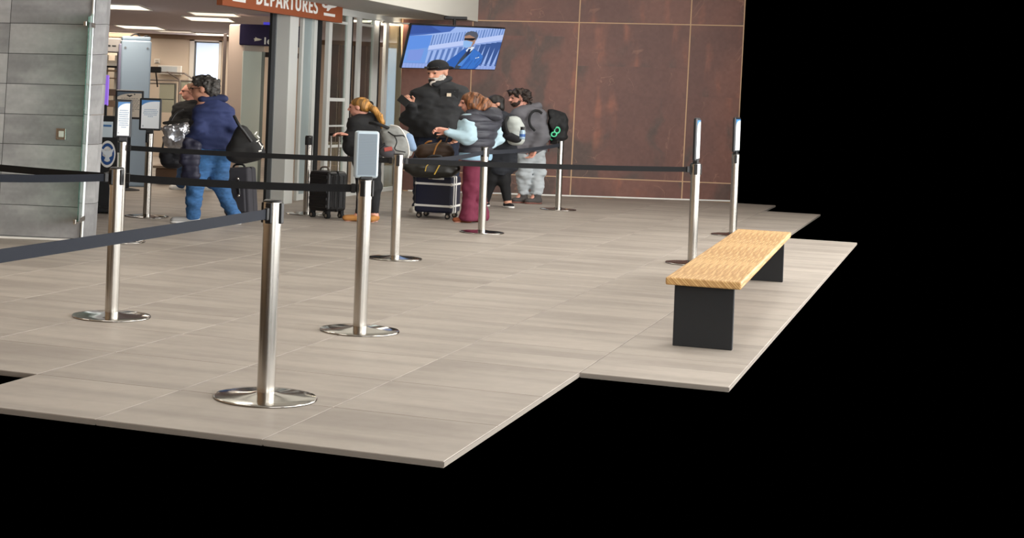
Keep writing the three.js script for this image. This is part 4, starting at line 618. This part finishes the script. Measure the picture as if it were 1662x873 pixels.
// ---------------------------------------------------------------- bags and luggage
function soft(name, label, category, px, py, depth, build) {
  const b = W(px, py, depth), o = thing(name, label, category, b), J = local(b, depth);
  build({ o, J, add: (n, f, m, cell = 0.011) => mesh(n, netMesh(f, cell), m, o), put: (n, g, m, pos, rot) => { const q = mesh(n, g, m, o); q.position.copy(pos); if (rot) q.rotation.set(...rot); return q; }, strap: (n, pts, r, m) => { const g = tube(pts.map(at), r, 40, 8); return mesh(n, g, m, o); } });
  return o;
}
soft('duffel_bag', 'black duffel bag with white strokes along its end, carried behind the navy jacket', 'bag', 398, 268, 18.15, ({ J, add, put, strap }) => {
  const f = field([cap(J(393, 209, 0.02), J(384, 240, 0.0), 0.045, 0.08), cap(J(400, 220), J(417, 236), 0.05, 0.06), cap(J(386, 252), J(412, 250), 0.085, 0.075), cap(J(398, 236), J(414, 244), 0.09, 0.075)], 0.05, { folds: 0.03, freq: [8, 8, 8] }); add('bag_body', f, cloth(0x141415, 0.7), 0.012);
  strap('shoulder_strap', [J(380, 188, 0.1), J(388, 203, 0.14), J(398, 216, 0.12), J(408, 230, 0.1)], 0.018, M.black);
  for (const [x, y, l, a] of [[415, 216, 0.05, 0.9], [419, 222, 0.045, -0.7], [418, 229, 0.05, 0.6], [422, 234, 0.06, -0.9], [425, 240, 0.06, 1.2], [422, 245, 0.04, 0.2]]) put('white_stroke', rbox(l, 0.016, 0.014, 0.006), M.white, J.stick(x, y, f, 0.006), [0, 0.5, a]);
});
soft('silver_bag', 'crinkled metallic silver bag hanging beside the black shirt', 'bag', 286, 242, 20.2, ({ J, add }) => {
  const f = field([cap(J(276, 212), J(296, 210), 0.085, 0.085), cap(J(276, 228), J(300, 226), 0.07, 0.075)], 0.05, { folds: 0.09, freq: [15, 12, 15], fine: 0.02 }); add('crinkled_foil', f, mat({ color: 0xd9dce2, metalness: 0.85, roughness: 0.28 }), 0.009);
  add('bag_mouth', field([cap(J(268, 200, 0.03), J(304, 195, 0.03), 0.022)], 0.02, { folds: 0.02 }), cloth(0x26231d), 0.009);
});
soft('tote_bag', 'dark navy slumped bag hanging below the silver bag', 'bag', 280, 279, 20.9, ({ J, add, strap }) => {
  add('bag_body', field([cap(J(272, 252), J(292, 250), 0.085, 0.085), ell(J(281, 264), [0.12, 0.075, 0.09])], 0.06, { folds: 0.025 }), cloth(0x17181f, 0.7)); strap('shoulder_strap', [J(262, 250), J(270, 215, -0.05), J(285, 185, -0.1), J(298, 178, -0.2)], 0.014, M.black);
});
soft('quilted_coat', 'dark navy quilted coat draped over the arm in front of the blue jeans', 'coat', 308, 300, 17.75, ({ J, add }) => {
  const f = field([cap(J(311, 234), J(306, 286), 0.045, 0.055), cap(J(320, 236), J(316, 288), 0.04, 0.042), cap(J(303, 228), J(297, 262), 0.04, 0.04)], 0.04, { folds: 0.03, freq: [16, 9, 16] }), q = (x, y, z) => f(x, y, z) + 0.005 * Math.pow(Math.abs(Math.cos(y * Math.PI / 0.07)), 6); q.bb = f.bb; q.pad = 0.04; add('quilting', q, cloth(0x181930, 0.6));
});
function wheel(o, x, z, r = 0.035, m = M.black) { const w = new THREE.CylinderGeometry(r, r, 0.05, 18); w.rotateX(Math.PI / 2); const a = mesh('wheel', w, m, o); a.position.set(x, r, z); const h = new THREE.CylinderGeometry(r * 0.55, r * 0.55, 0.056, 14); h.rotateX(Math.PI / 2); mesh('hub', h, M.chrome, a); const k = mesh('wheel_fork', rbox(0.06, 0.05, 0.06, 0.012), m, o); k.position.set(x, r * 2 + 0.008, z); }
{ // black hard shell case of the ponytailed traveller
  const b = G(530, 353), o = thing('suitcase', 'black hard shell suitcase with ribbed side and raised pull handle', 'suitcase', b); o.rotation.y = -0.75; const w = 0.36, d = 0.34, h = 0.5, y0 = 0.085;
  const sh = mat({ color: 0x121214, roughness: 0.35 }); mesh('shell', rbox(w, h, d, 0.045, 0, y0 + h / 2, 0, 5), sh, o); mesh('zip_band', rbox(w + 0.008, h + 0.006, 0.03, 0.014, 0, y0 + h / 2, 0, 3), M.matteBlack, o);
  for (let i = 0; i < 5; i++) mesh('rib', rbox(w * 0.86, 0.045, 0.02, 0.01, 0, y0 + 0.07 + i * 0.09, d / 2), sh, o); for (let i = 0; i < 4; i++) mesh('rib', rbox(0.02, h * 0.8, 0.035, 0.01, -w / 2, y0 + h / 2, -0.11 + i * 0.075), sh, o); for (let i = 0; i < 4; i++) mesh('rib', rbox(0.02, h * 0.8, 0.035, 0.01, w / 2, y0 + h / 2, -0.11 + i * 0.075), sh, o);
  for (const x of [-1, 1]) for (const z of [-1, 1]) wheel(o, x * (w / 2 - 0.05), z * (d / 2 - 0.05), 0.036, M.matteBlack);
  const hg = new THREE.Group(); hg.name = 'pull_handle'; o.add(hg); for (const x of [-0.07, 0.07]) mesh('handle_rod', bar(V(x, y0 + h - 0.02, -0.1), V(x, 1.03, -0.1), 0.011), M.brushed, hg); mesh('grip', rbox(0.19, 0.04, 0.035, 0.015, 0, 1.04, -0.1), M.black, hg);
  mesh('carry_handle', tube([V(-0.09, y0 + h - 0.005, 0.06), V(-0.06, y0 + h + 0.04, 0.06), V(0.06, y0 + h + 0.04, 0.06), V(0.09, y0 + h - 0.005, 0.06)], 0.012, 20), M.brushed, o);
}
{ // navy case with white bands
  const b = G(709, 353), o = thing('suitcase', 'small navy suitcase with white bands under the black leather holdall', 'suitcase', b); o.rotation.y = -0.3; const w = 0.5, d = 0.46, h = 0.47, y0 = 0.075, navy = mat({ color: 0x161c33, roughness: 0.4 });
  mesh('shell', rbox(w, h, d, 0.035, 0, y0 + h / 2, 0, 5), navy, o); for (const y of [0.09, 0.37]) mesh('white_band', rbox(w + 0.008, 0.05, d + 0.008, 0.03, 0, y0 + y, 0, 4), M.white, o); for (const z of [0.09, 0.2]) mesh('white_band', rbox(w + 0.01, h + 0.008, 0.045, 0.012, 0, y0 + h / 2, d / 2 - z, 3), M.white, o);
  mesh('zip', rbox(w + 0.006, h + 0.006, 0.02, 0.008, 0, y0 + h / 2, d / 2 - 0.145, 2), M.black, o); mesh('name_plate', rbox(0.08, 0.02, 0.008, 0.003, -0.03, y0 + 0.44, d / 2 + 0.003), M.brushed, o);
  mesh('carry_handle', rbox(0.16, 0.022, 0.02, 0.01, 0.06, y0 + h - 0.03, d / 2 + 0.012), M.white, o);
  for (const x of [-1, 1]) for (const z of [-1, 1]) wheel(o, x * (w / 2 - 0.06), z * (d / 2 - 0.05), 0.034, M.black);
}
soft('holdall', 'black leather holdall with thin yellow piping lying on the navy suitcase', 'bag', 703, 291, 20.25, ({ J, add, strap }) => {
  add('bag_body', field([cap(J(668, 272), J(734, 273), 0.078, 0.075), cap(J(676, 280), J(728, 282), 0.055, 0.05)], 0.05, { folds: 0.03, freq: [9, 12, 9], above: 0.01 }), mat({ color: 0x15140f, roughness: 0.42 })); const y = cloth(0xc9a545, 0.5);
  strap('piping', [J(696, 266, 0.1), J(692, 270, 0.11), J(690, 278, 0.105)], 0.006, y); strap('piping', [J(716, 263, 0.1), J(711, 272, 0.115), J(705, 283, 0.1)], 0.008, y);
  strap('carry_handle', [J(690, 262, 0.06), J(697, 254, 0.1), J(716, 254, 0.1), J(722, 263, 0.06)], 0.013, M.black);
});
soft('leather_backpack', 'brown rounded backpack with tan leather straps resting on the black holdall', 'bag', 706, 260, 20.35, ({ J, add, strap }) => {
  add('bag_body', field([cap(J(690, 244), J(720, 242), 0.085, 0.085), cap(J(686, 252), J(726, 250), 0.06, 0.06)], 0.06, { folds: 0.015 }), cloth(0x3a2717, 0.6)); const t = cloth(0xa56f32, 0.55);
  strap('tan_strap', [J(716, 228, 0.07), J(708, 238, 0.13), J(703, 254, 0.12)], 0.011, t); strap('tan_strap', [J(690, 233, 0.08), J(695, 230, 0.1), J(701, 229, 0.09)], 0.011, t); strap('carry_handle', [J(709, 225, 0.02), J(716, 219, 0.0), J(726, 222, 0.0), J(724, 230, 0.02)], 0.012, cloth(0x4a2f1a, 0.6));
});
{ // grey soft case by the jacket
  const b = G(392, 357), o = thing('suitcase', 'charcoal soft suitcase leaning behind the walking jeans', 'suitcase', b); o.rotation.set(0, -0.25, 0.09); const w = 0.34, d = 0.3, h = 0.56, y0 = 0.07;
  mesh('case_body', rbox(w, h, d, 0.04, 0, y0 + h / 2, 0, 4), cloth(0x35343a, 0.75), o); mesh('front_pocket', rbox(w * 0.8, h * 0.62, 0.05, 0.02, -0.02, y0 + h * 0.36, d / 2 + 0.005), cloth(0x2e2d33, 0.75), o); mesh('zip_band', rbox(w + 0.006, h + 0.006, 0.03, 0.015, 0, y0 + h / 2, 0.03), M.matteBlack, o);
  mesh('side_handle', rbox(0.035, 0.2, 0.03, 0.012, 0.05, y0 + 0.33, d / 2 + 0.04), M.black, o); for (const y of [0.23, 0.43]) { const s = mesh('handle_stud', new THREE.SphereGeometry(0.02, 12, 8), M.chrome, o); s.position.set(0.05, y0 + y, d / 2 + 0.06); }
  for (const x of [-1, 1]) for (const z of [-1, 1]) wheel(o, x * (w / 2 - 0.05), z * (d / 2 - 0.04), 0.032, M.matteBlack); mesh('carry_handle', tube([V(-0.08, y0 + h - 0.01, 0), V(-0.05, y0 + h + 0.03, 0), V(0.05, y0 + h + 0.03, 0), V(0.08, y0 + h - 0.01, 0)], 0.013, 16), M.black, o);
}
soft('school_backpack', 'grey and white backpack with blue pocket on the ponytailed traveller', 'backpack', 646, 258, 19.3, ({ J, add, put, strap }) => {
  const f = field([cap(J(636, 216), J(640, 244), 0.095, 0.095), cap(J(652, 222), J(654, 244), 0.085, 0.09)], 0.05, { folds: 0.022 }); add('bag_body', f, cloth(0x9a9c99, 0.8));
  add('blue_pocket', field([cap(J(661, 222, 0.03), J(668, 240, 0.03), 0.05, 0.045)], 0.03, { folds: 0.01 }), cloth(0x7f97b5, 0.8)); add('mesh_pocket', field([ell(J(629, 246, 0.06), [0.075, 0.075, 0.06])], 0.02), cloth(0x4e4d52, 0.9));
  put('red_packet', rbox(0.1, 0.05, 0.03, 0.01), cloth(0xb0564e), J.stick(630, 242, f, 0.03), [0, 0, 0.2]);
  strap('white_piping', [J(634, 203, 0.06), J(648, 207, 0.11), J(660, 226, 0.12), J(664, 246, 0.1), J(662, 256, 0.08)], 0.01, M.white); strap('black_cord', [J(630, 214, 0.1), J(640, 220, 0.13), J(654, 220, 0.12), J(660, 224, 0.12)], 0.009, M.black); strap('black_cord', [J(640, 220, 0.13), J(644, 230, 0.14), J(641, 242, 0.14), J(658, 247, 0.12)], 0.007, M.black);
  strap('shoulder_strap', [J(600, 199, 0.02), J(612, 201, 0.09), J(626, 206, 0.08), J(634, 210, 0.03)], 0.02, M.matteBlack); strap('shoulder_strap', [J(626, 232, 0.05), J(614, 240, 0.1), J(604, 236, 0.06)], 0.013, M.matteBlack);
});
soft('hiking_backpack', 'black packed backpack with bright green cord loops on the bearded traveller', 'backpack', 902, 234, 24.3, ({ o, J, add, put, strap }) => {
  const worn = (x, y, z) => HOODIE.f((o.position.x - HOODIE.b.x) / K + x, o.position.y - HOODIE.b.y + y, (o.position.z - HOODIE.b.z) / K + z) - 0.035;
  const f = field([cap(J(895, 188), J(895, 222), 0.1, 0.095), cap(J(908, 194), J(908, 220), 0.085, 0.085), ell(J(914, 204), [0.06, 0.13, 0.09])], 0.05, { folds: 0.045, freq: [12, 10, 12], cut: [worn] }); add('bag_body', f, cloth(0x131416, 0.75));
  const g = mat({ color: 0x59d6a0, roughness: 0.5 }); for (const [x, y, w] of [[904, 211.5, 0], [899, 218, 1], [897, 223, 2]]) { const t = new THREE.TorusGeometry(0.03, 0.009, 8, 22); t.scale(1.3, w === 0 ? 1.5 : 1.1, 1); put('cord_loop', t, g, J.stick(x, y, f, 0.012), [0, -0.2, -0.3 + w * 0.5]); }
  mesh('shoulder_strap', tube([[880, 184], [874, 180], [867, 180], [861, 186], [859, 195], [861, 204], [868, 212]].map(([x, y]) => HOODIE.on(x, y, 0.05).sub(o.position)), 0.02, 40, 8), M.matteBlack, o); strap('loose_strap', [J(892, 228, 0.08), J(892, 236, 0.08), J(890, 246, 0.07)], 0.007, cloth(0x5a1d1d));
});
soft('pale_backpack', 'off white backpack with black trim on the dark haired traveller', 'backpack', 838, 240, 22.9, ({ J, add, strap }) => {
  add('bag_body', field([cap(J(834, 198), J(836, 226), 0.085, 0.085), cap(J(842, 206), J(842, 228), 0.06, 0.06)], 0.04, { folds: 0.015 }), cloth(0xbfc5c0, 0.8)); add('black_pouch', field([cap(J(828, 222, 0.1), J(838, 226, 0.08), 0.06, 0.055)], 0.03, { folds: 0.01 }), cloth(0x191a1e, 0.8));
  strap('shoulder_strap', [J(824, 190, 0.05), J(820, 200, 0.12), J(824, 216, 0.13), J(834, 228, 0.1)], 0.026, M.matteBlack);
});
{ const b = W(847.5, 226, 22.55), o = thing('water_bottle', 'clear water bottle with black lid in the pale backpack pocket', 'bottle', b); mesh('bottle_body', new THREE.LatheGeometry([[0, 0], [0.032, 0], [0.034, 0.02], [0.034, 0.1], [0.025, 0.13], [0.02, 0.135], [0, 0.135]].map(([x, y]) => new THREE.Vector2(x * 1.2, y)), 20), mat({ color: 0xa9c3d6, roughness: 0.2 }), o); mesh('lid', cyl(0.03, 0.03, 0.045, 0, 0.13, 0, 18), M.black, o); mesh('wrap_label', cyl(0.042, 0.042, 0.04, 0, 0.035, 0, 20), mat({ color: 0x3c66a8, roughness: 0.5 }), o); }

// ---------------------------------------------------------------- emblem stand and screening equipment
{
  const b = G(172, 345), s = F / -b.z, o = thing('emblem_stand', 'black upright stand with a blue and white eagle emblem and small card', 'stand', b), X = (px, py) => { const w = W(px, py, -b.z - 0.08); return V(w.x - b.x, w.y, 0.085); };
  mesh('board', rbox(0.27, 1.12, 0.1, 0.02, 0.03, 0.62, 0.03), M.matteBlack, o); mesh('foot', rbox(0.3, 0.06, 0.4, 0.02, 0.03, 0.045, 0), M.matteBlack, o); for (const x of [-0.08, 0.14]) for (const z of [-0.14, 0.14]) wheel(o, x, z, 0.03, M.matteBlack);
  const c = X(173, 210); const cm = mesh('card', rbox(0.15, 0.19, 0.006, 0.003), mat({ color: 0xd5e3ec, roughness: 0.4 }), o); cm.position.copy(c); const st = mesh('card_stripe', rbox(0.1, 0.025, 0.006, 0.002), mat({ color: 0x3f74ae, roughness: 0.5 }), cm); st.position.set(0.01, 0.045, 0.002);
  const e = new THREE.Group(); e.name = 'emblem'; e.position.copy(X(174.5, 250)); o.add(e); const blue = mat({ color: 0x1e4c8c, roughness: 0.5 });
  const oval = (rx, ry, z, m, n, hole) => { const sh = new THREE.Shape(); sh.absellipse(0, 0, rx, ry, 0, Math.PI * 2); if (hole) { const h = new THREE.Path(); h.absellipse(0, 0, hole[0], hole[1], 0, Math.PI * 2, true); sh.holes.push(h); } const g = new THREE.ExtrudeGeometry(sh, { depth: 0.004, bevelEnabled: false, curveSegments: 36 }); const q = mesh(n, g, m, e); q.position.z = z; };
  oval(0.098, 0.162, 0, M.white, 'white_disc'); oval(0.083, 0.132, 0.005, blue, 'blue_ring', [0.06, 0.094]);
  const eagle = new THREE.Shape([[0, 0.062], [0.016, 0.056], [0.014, 0.034], [0.036, 0.046], [0.074, 0.072], [0.066, 0.028], [0.044, -0.004], [0.02, -0.016], [0.026, -0.052], [0.034, -0.084], [0, -0.074], [-0.034, -0.084], [-0.026, -0.052], [-0.02, -0.016], [-0.044, -0.004], [-0.066, 0.028], [-0.074, 0.072], [-0.036, 0.046], [-0.014, 0.034], [-0.016, 0.056]].map(([x, y]) => new THREE.Vector2(x, y)));
  const eg = mesh('eagle', new THREE.ExtrudeGeometry(eagle, { depth: 0.006, bevelEnabled: false }), mat({ color: 0xdde4ea, roughness: 0.5 }), e); eg.position.z = 0.009; for (const x of [-1, 1]) { const k = mesh('stripe', rbox(0.05, 0.035, 0.004, 0.002), blue, e); k.position.set(x * 0.05, -0.045, 0.006); k.rotation.z = x * 0.5; }
}
{ // walk-through detector
  const b = G(213, 303), o = thing('walk_through_detector', 'walk through metal detector with a tall blue grey side panel', 'detector', b), panel = mat({ color: 0x8d9fb0, roughness: 0.45 }), edge = mat({ color: 0x75738a, roughness: 0.5 });
  o.rotation.y = 0.2; mesh('side_panel', rbox(0.46, 2.26, 0.5, 0.03, 0, 1.13, -0.25), panel, o); mesh('edge_trim', rbox(0.06, 2.2, 0.46, 0.02, -0.24, 1.1, -0.25), edge, o); mesh('top_cap', rbox(0.44, 0.06, 0.46, 0.02, 0, 2.29, -0.25), panel, o);
  for (const x of [-0.17, 0.17]) { const k = mesh('screw', new THREE.CylinderGeometry(0.018, 0.018, 0.012, 14), M.aluDark, o); k.rotation.x = Math.PI / 2; k.position.set(x, 2.14, 0.004); }
  const hd = mesh('header', rbox(0.8, 0.22, 0.4, 0.02, -0.64, 2.17, -0.25), mat({ color: 0x8e8a88, roughness: 0.55 }), o); mesh('maker_mark', rbox(0.07, 0.026, 0.006, 0.003, -0.43, 2.16, -0.047), M.black, hd); mesh('maker_mark', rbox(0.06, 0.02, 0.006, 0.003, -0.34, 2.16, -0.047), M.black, hd);
  mesh('side_panel', rbox(0.4, 2.06, 0.5, 0.03, -1.24, 1.03, -0.25), panel, o); mesh('cable', tube([V(-0.12, 2.31, -0.1), V(0.0, 2.36, -0.1), V(0.08, 2.31, -0.12), V(0.16, 2.34, -0.1), V(0.2, 2.31, -0.1)], 0.012, 24), M.black, o);
}
{ // body scanner cabinet with purple header
  const Z = 25.2, b = W(389, 302, Z); b.y = 0; const o = thing('body_scanner', 'beige body scanner cabinet with a dark purple header and white lettering', 'scanner', b), s = F / Z, x = (px) => W(px, 150, Z).x - b.x, y = (px, py) => W(px, py, Z).y;
  const col = mat({ color: 0xc4b3a8, roughness: 0.6 }), pale = mat({ color: 0xdde2da, roughness: 0.35 }), purple = mat({ color: 0x22183f, roughness: 0.45 });
  const top = y(400, 39); const c = mesh('cabinet', rbox(0.4, top, 0.44, 0.03, 0, top / 2, 0), col, o); c.rotation.y = -0.82; c.position.set(0.0, 0, -0.32);
  const pn = mesh('curved_panel', rbox(0.38, top - 0.42, 0.02, 0.008), pale, o); pn.position.set(x(406), (top - 0.42) / 2, -0.155); pn.rotation.y = 0.75 ; const pe = mesh('panel_edge', cyl(0.065, 0.065, top - 0.42, 0, 0, 0, 20), mat({ color: 0x7f847f, roughness: 0.5 }), o); pe.position.set(x(419), 0, -0.34);
  mesh('door_frame', rbox(0.05, top - 0.15, 0.05, 0.01, x(359), (top - 0.15) / 2, -0.34), mat({ color: 0x6b5f5c, roughness: 0.5 }), o);
  const y1 = top, y0 = y(420, 74), hx0 = x(385), hx1 = x(494), hdr = mesh('header', rbox(hx1 - hx0, y1 - y0, 0.3, 0.02, (hx0 + hx1) / 2, (y0 + y1) / 2, -0.16), purple, o);
  const font = await new FontLoader().loadAsync('fonts/droid/droid_sans_bold.typeface.json'), g = new TextGeometry('lei', { font, size: 1, depth: 0.05 }); g.computeBoundingBox(); const w = g.boundingBox.max.x - g.boundingBox.min.x; g.scale((x(442) - x(424.5)) / w, 0.105, 0.1); g.translate(x(424.5), y(432, 72), -0.008); mesh('lettering', g, M.signWhite, hdr);
  const m = new THREE.Shape([[0, 0.5], [0.2, 0.62], [0.25, 0.9], [0.4, 0.7], [1, 0.45], [0.7, 0.2], [0.35, 0.1], [0.1, 0.0], [0.16, 0.3]].map(([a, q]) => new THREE.Vector2(a, q))), mg = new THREE.ExtrudeGeometry(m, { depth: 0.006, bevelEnabled: false }); mg.scale(x(422) - x(408), 0.075, 1); mg.translate(x(408), y(415, 67), -0.009); mesh('logo_mark', mg, mat({ color: 0xd9d3c4, roughness: 0.5 }), hdr);
  mesh('side_column', rbox(0.1, y0, 0.3, 0.02, x(487), y0 / 2, -0.2), mat({ color: 0xa08b72, roughness: 0.6 }), o); mesh('lintel', rbox(x(494) - x(421), 0.08, 0.1, 0.01, (x(421) + x(494)) / 2, y0 - 0.13, -0.4), mat({ color: 0x33221f, roughness: 0.6 }), o);
  mesh('status_lamp', rbox(0.17, 0.045, 0.1, 0.01, x(431.5), y1 + 0.022, -0.1), mat({ color: 0x2a2a90, emissive: new THREE.Color(0.06, 0.05, 0.45), emissiveIntensity: 0.8, roughness: 0.4 }), o);
}
{ // search tables framed in aluminium and acrylic
  const Z = 30, b = W(275, 285, Z); b.y = 0; const o = thing('search_booth', 'aluminium framed clear acrylic screen above the search table', 'screen', b), P = (px, py, dz = 0) => W(px, py, Z - dz).sub(b), alu = mat({ color: 0xb5aaa3, roughness: 0.45, metalness: 0.4 }), B = (x0, y0, x1, y1, r = 0.016, d0 = 0, d1 = 0) => mesh('frame_bar', bar(P(x0, y0, d0), P(x1, y1, d1), r, 8), alu, o);
  B(243, 116.5, 284, 118.5); B(272, 117, 291, 129, 0.016, 0, 0.5); B(284, 118.5, 300, 119.5); B(300, 119.5, 313, 128, 0.016, 0, 0.5); B(243, 129.5, 312, 132); B(243, 135, 286, 136); B(285, 136, 281, 275, 0.02); B(292, 130, 288, 275, 0.026, 0.3, 0.3); B(312, 132, 309, 275, 0.02); B(262, 161, 282, 161.5, 0.01);
  mesh('acrylic_sheet', slab([P(258, 182, 0.02), P(285, 183, 0.02), P(286, 136, 0.02), P(259, 135, 0.02)], 0.01), M.glass, o); mesh('acrylic_sheet', slab([P(292, 182, 0.02), P(312, 182, 0.02), P(313, 133, 0.02), P(293, 132, 0.02)], 0.01), M.glass, o);
  const t = thing('search_table', 'brown search table with bright metal feet behind the sign stanchions', 'table', (() => { const q = G(283, 300); return q; })()); mesh('cabinet', rbox(0.62, 0.2, 0.5, 0.02, 0, 0.16, -0.25), mat({ color: 0x6f5340, roughness: 0.6 }), t); mesh('counter_top', rbox(0.7, 0.04, 0.6, 0.01, 0, 0.28, -0.25), mat({ color: 0x8d7763, roughness: 0.5 }), t); for (const x of [-0.27, 0, 0.27]) mesh('metal_foot', cyl(0.025, 0.025, 0.06, x, 0, -0.04, 12), M.chrome, t); mesh('upright', rbox(0.1, 0.55, 0.1, 0.01, 0.02, 0.57, -0.3), M.matteBlack, t);
  const m = thing('monitor', 'small black monitor mounted on the acrylic frame', 'monitor', W(253, 113, 29.8)); mesh('housing', rbox(0.2, 0.11, 0.1, 0.02), M.black, m); mesh('monitor_arm', bar(V(0, -0.04, 0), V(0.03, -0.32, -0.1), 0.014), M.black, m);
  const w1 = thing('wall_cabinet', 'pale wall cabinet low on the beige wall', 'cabinet', W(276, 113.5, RZ - 0.12)); mesh('cabinet_body', rbox(0.52, 0.2, 0.2, 0.01), M.white, w1); mesh('cabinet_door', rbox(0.4, 0.15, 0.01, 0.004, -0.03, 0, 0.104), mat({ color: 0xc9d2d8, roughness: 0.4 }), w1); 
  const eq = thing('tray_rack', 'rack of stacked shelves beside the tall blue grey panel', 'rack', (() => { const q = W(183, 200, 29); q.y = 0; return q; })()); const R = (py, h, m, n = 'shelf') => { const q = W(183, py, 29); mesh(n, rbox(0.36, h, 0.4, 0.01, 0, q.y, 0), m, eq); };
  R(101, 0.05, M.offwhite); R(105, 0.05, M.white); R(108.5, 0.03, M.matteBlack); R(115, 0.03, M.tanDark); R(127, 0.02, M.tanDark); R(150, 0.12, mat({ color: 0x6e5d56, roughness: 0.7 }), 'tray'); R(168, 0.12, mat({ color: 0x8a7464, roughness: 0.7 }), 'tray'); for (const x of [-0.16, 0.0, 0.16]) mesh('upright', box(0.04, 2.1, 0.04, x, 1.05, -0.12), M.offwhite, eq);
  const pl = thing('purple_glow_panel', 'slim purple lit acrylic panel at the edge of the grey wall return', 'panel', (() => { const q = W(171.5, 172, 22.5); return q; })()); mesh('acrylic', rbox(0.075, 0.43, 0.03, 0.03, 0, 0.22, 0), mat({ color: 0x7b5fae, emissive: new THREE.Color(0.22, 0.1, 0.6), emissiveIntensity: 0.7, roughness: 0.3 }), pl); mesh('stand', bar(V(0.02, -0.9, 0), V(0, 0.02, 0), 0.02), M.matteBlack, pl); { const q = pl.position; mesh('foot', cyl(0.12, 0.1, 0.02, 0.02, -q.y, 0, 20), M.matteBlack, pl); mesh('lower_stand', bar(V(0.02, -q.y + 0.01, 0), V(0.02, -0.9, 0), 0.02), M.matteBlack, pl); }
  const al = thing('alarm_strobe', 'small white alarm strobe fixed to the beige wall', 'alarm', W(255, 99, RZ - 0.02)); mesh('housing', rbox(0.13, 0.1, 0.05, 0.01), M.white, al); mesh('lens', rbox(0.07, 0.035, 0.02, 0.008, 0, 0.012, 0.03), mat({ color: 0xcfc6ba, roughness: 0.2 }), al); mesh('sounder', rbox(0.07, 0.012, 0.01, 0.004, 0, -0.035, 0.025), M.aluDark, al);
  // dark partition seen through the glass screen
  const pz = 28.4, pb = W(572, 250, pz); pb.y = 0; const pt = thing('partition', 'dark brown partition boards above pale panels behind the glass screen', 'partition', pb), pw = (px) => W(px, 150, pz).x - pb.x; for (const [a, q] of [[526, 547], [548, 570], [571, 592], [593, 614]]) { mesh('dark_board', rbox(pw(q) - pw(a), 1.72, 0.05, 0.005, (pw(a) + pw(q)) / 2, 0.7 + 0.86, 0), mat({ color: 0x3a2d29, roughness: 0.55 }), pt); mesh('pale_board', rbox(pw(q) - pw(a), 0.68, 0.05, 0.005, (pw(a) + pw(q)) / 2, 0.34, 0), mat({ color: 0xa8998a, roughness: 0.6 }), pt); }
  const pc = structure('wall_pier', 'taupe pier beside the bright narrow window'), q0 = W(640, 200, 28.2), q1 = W(656, 200, 28.2); mesh('plaster', box(q1.x - q0.x, CEIL, 0.4, (q0.x + q1.x) / 2, CEIL / 2, -28.4), mat({ color: 0x8d8578, roughness: 0.7 }), pc);
}

renderer.render(scene, camera);
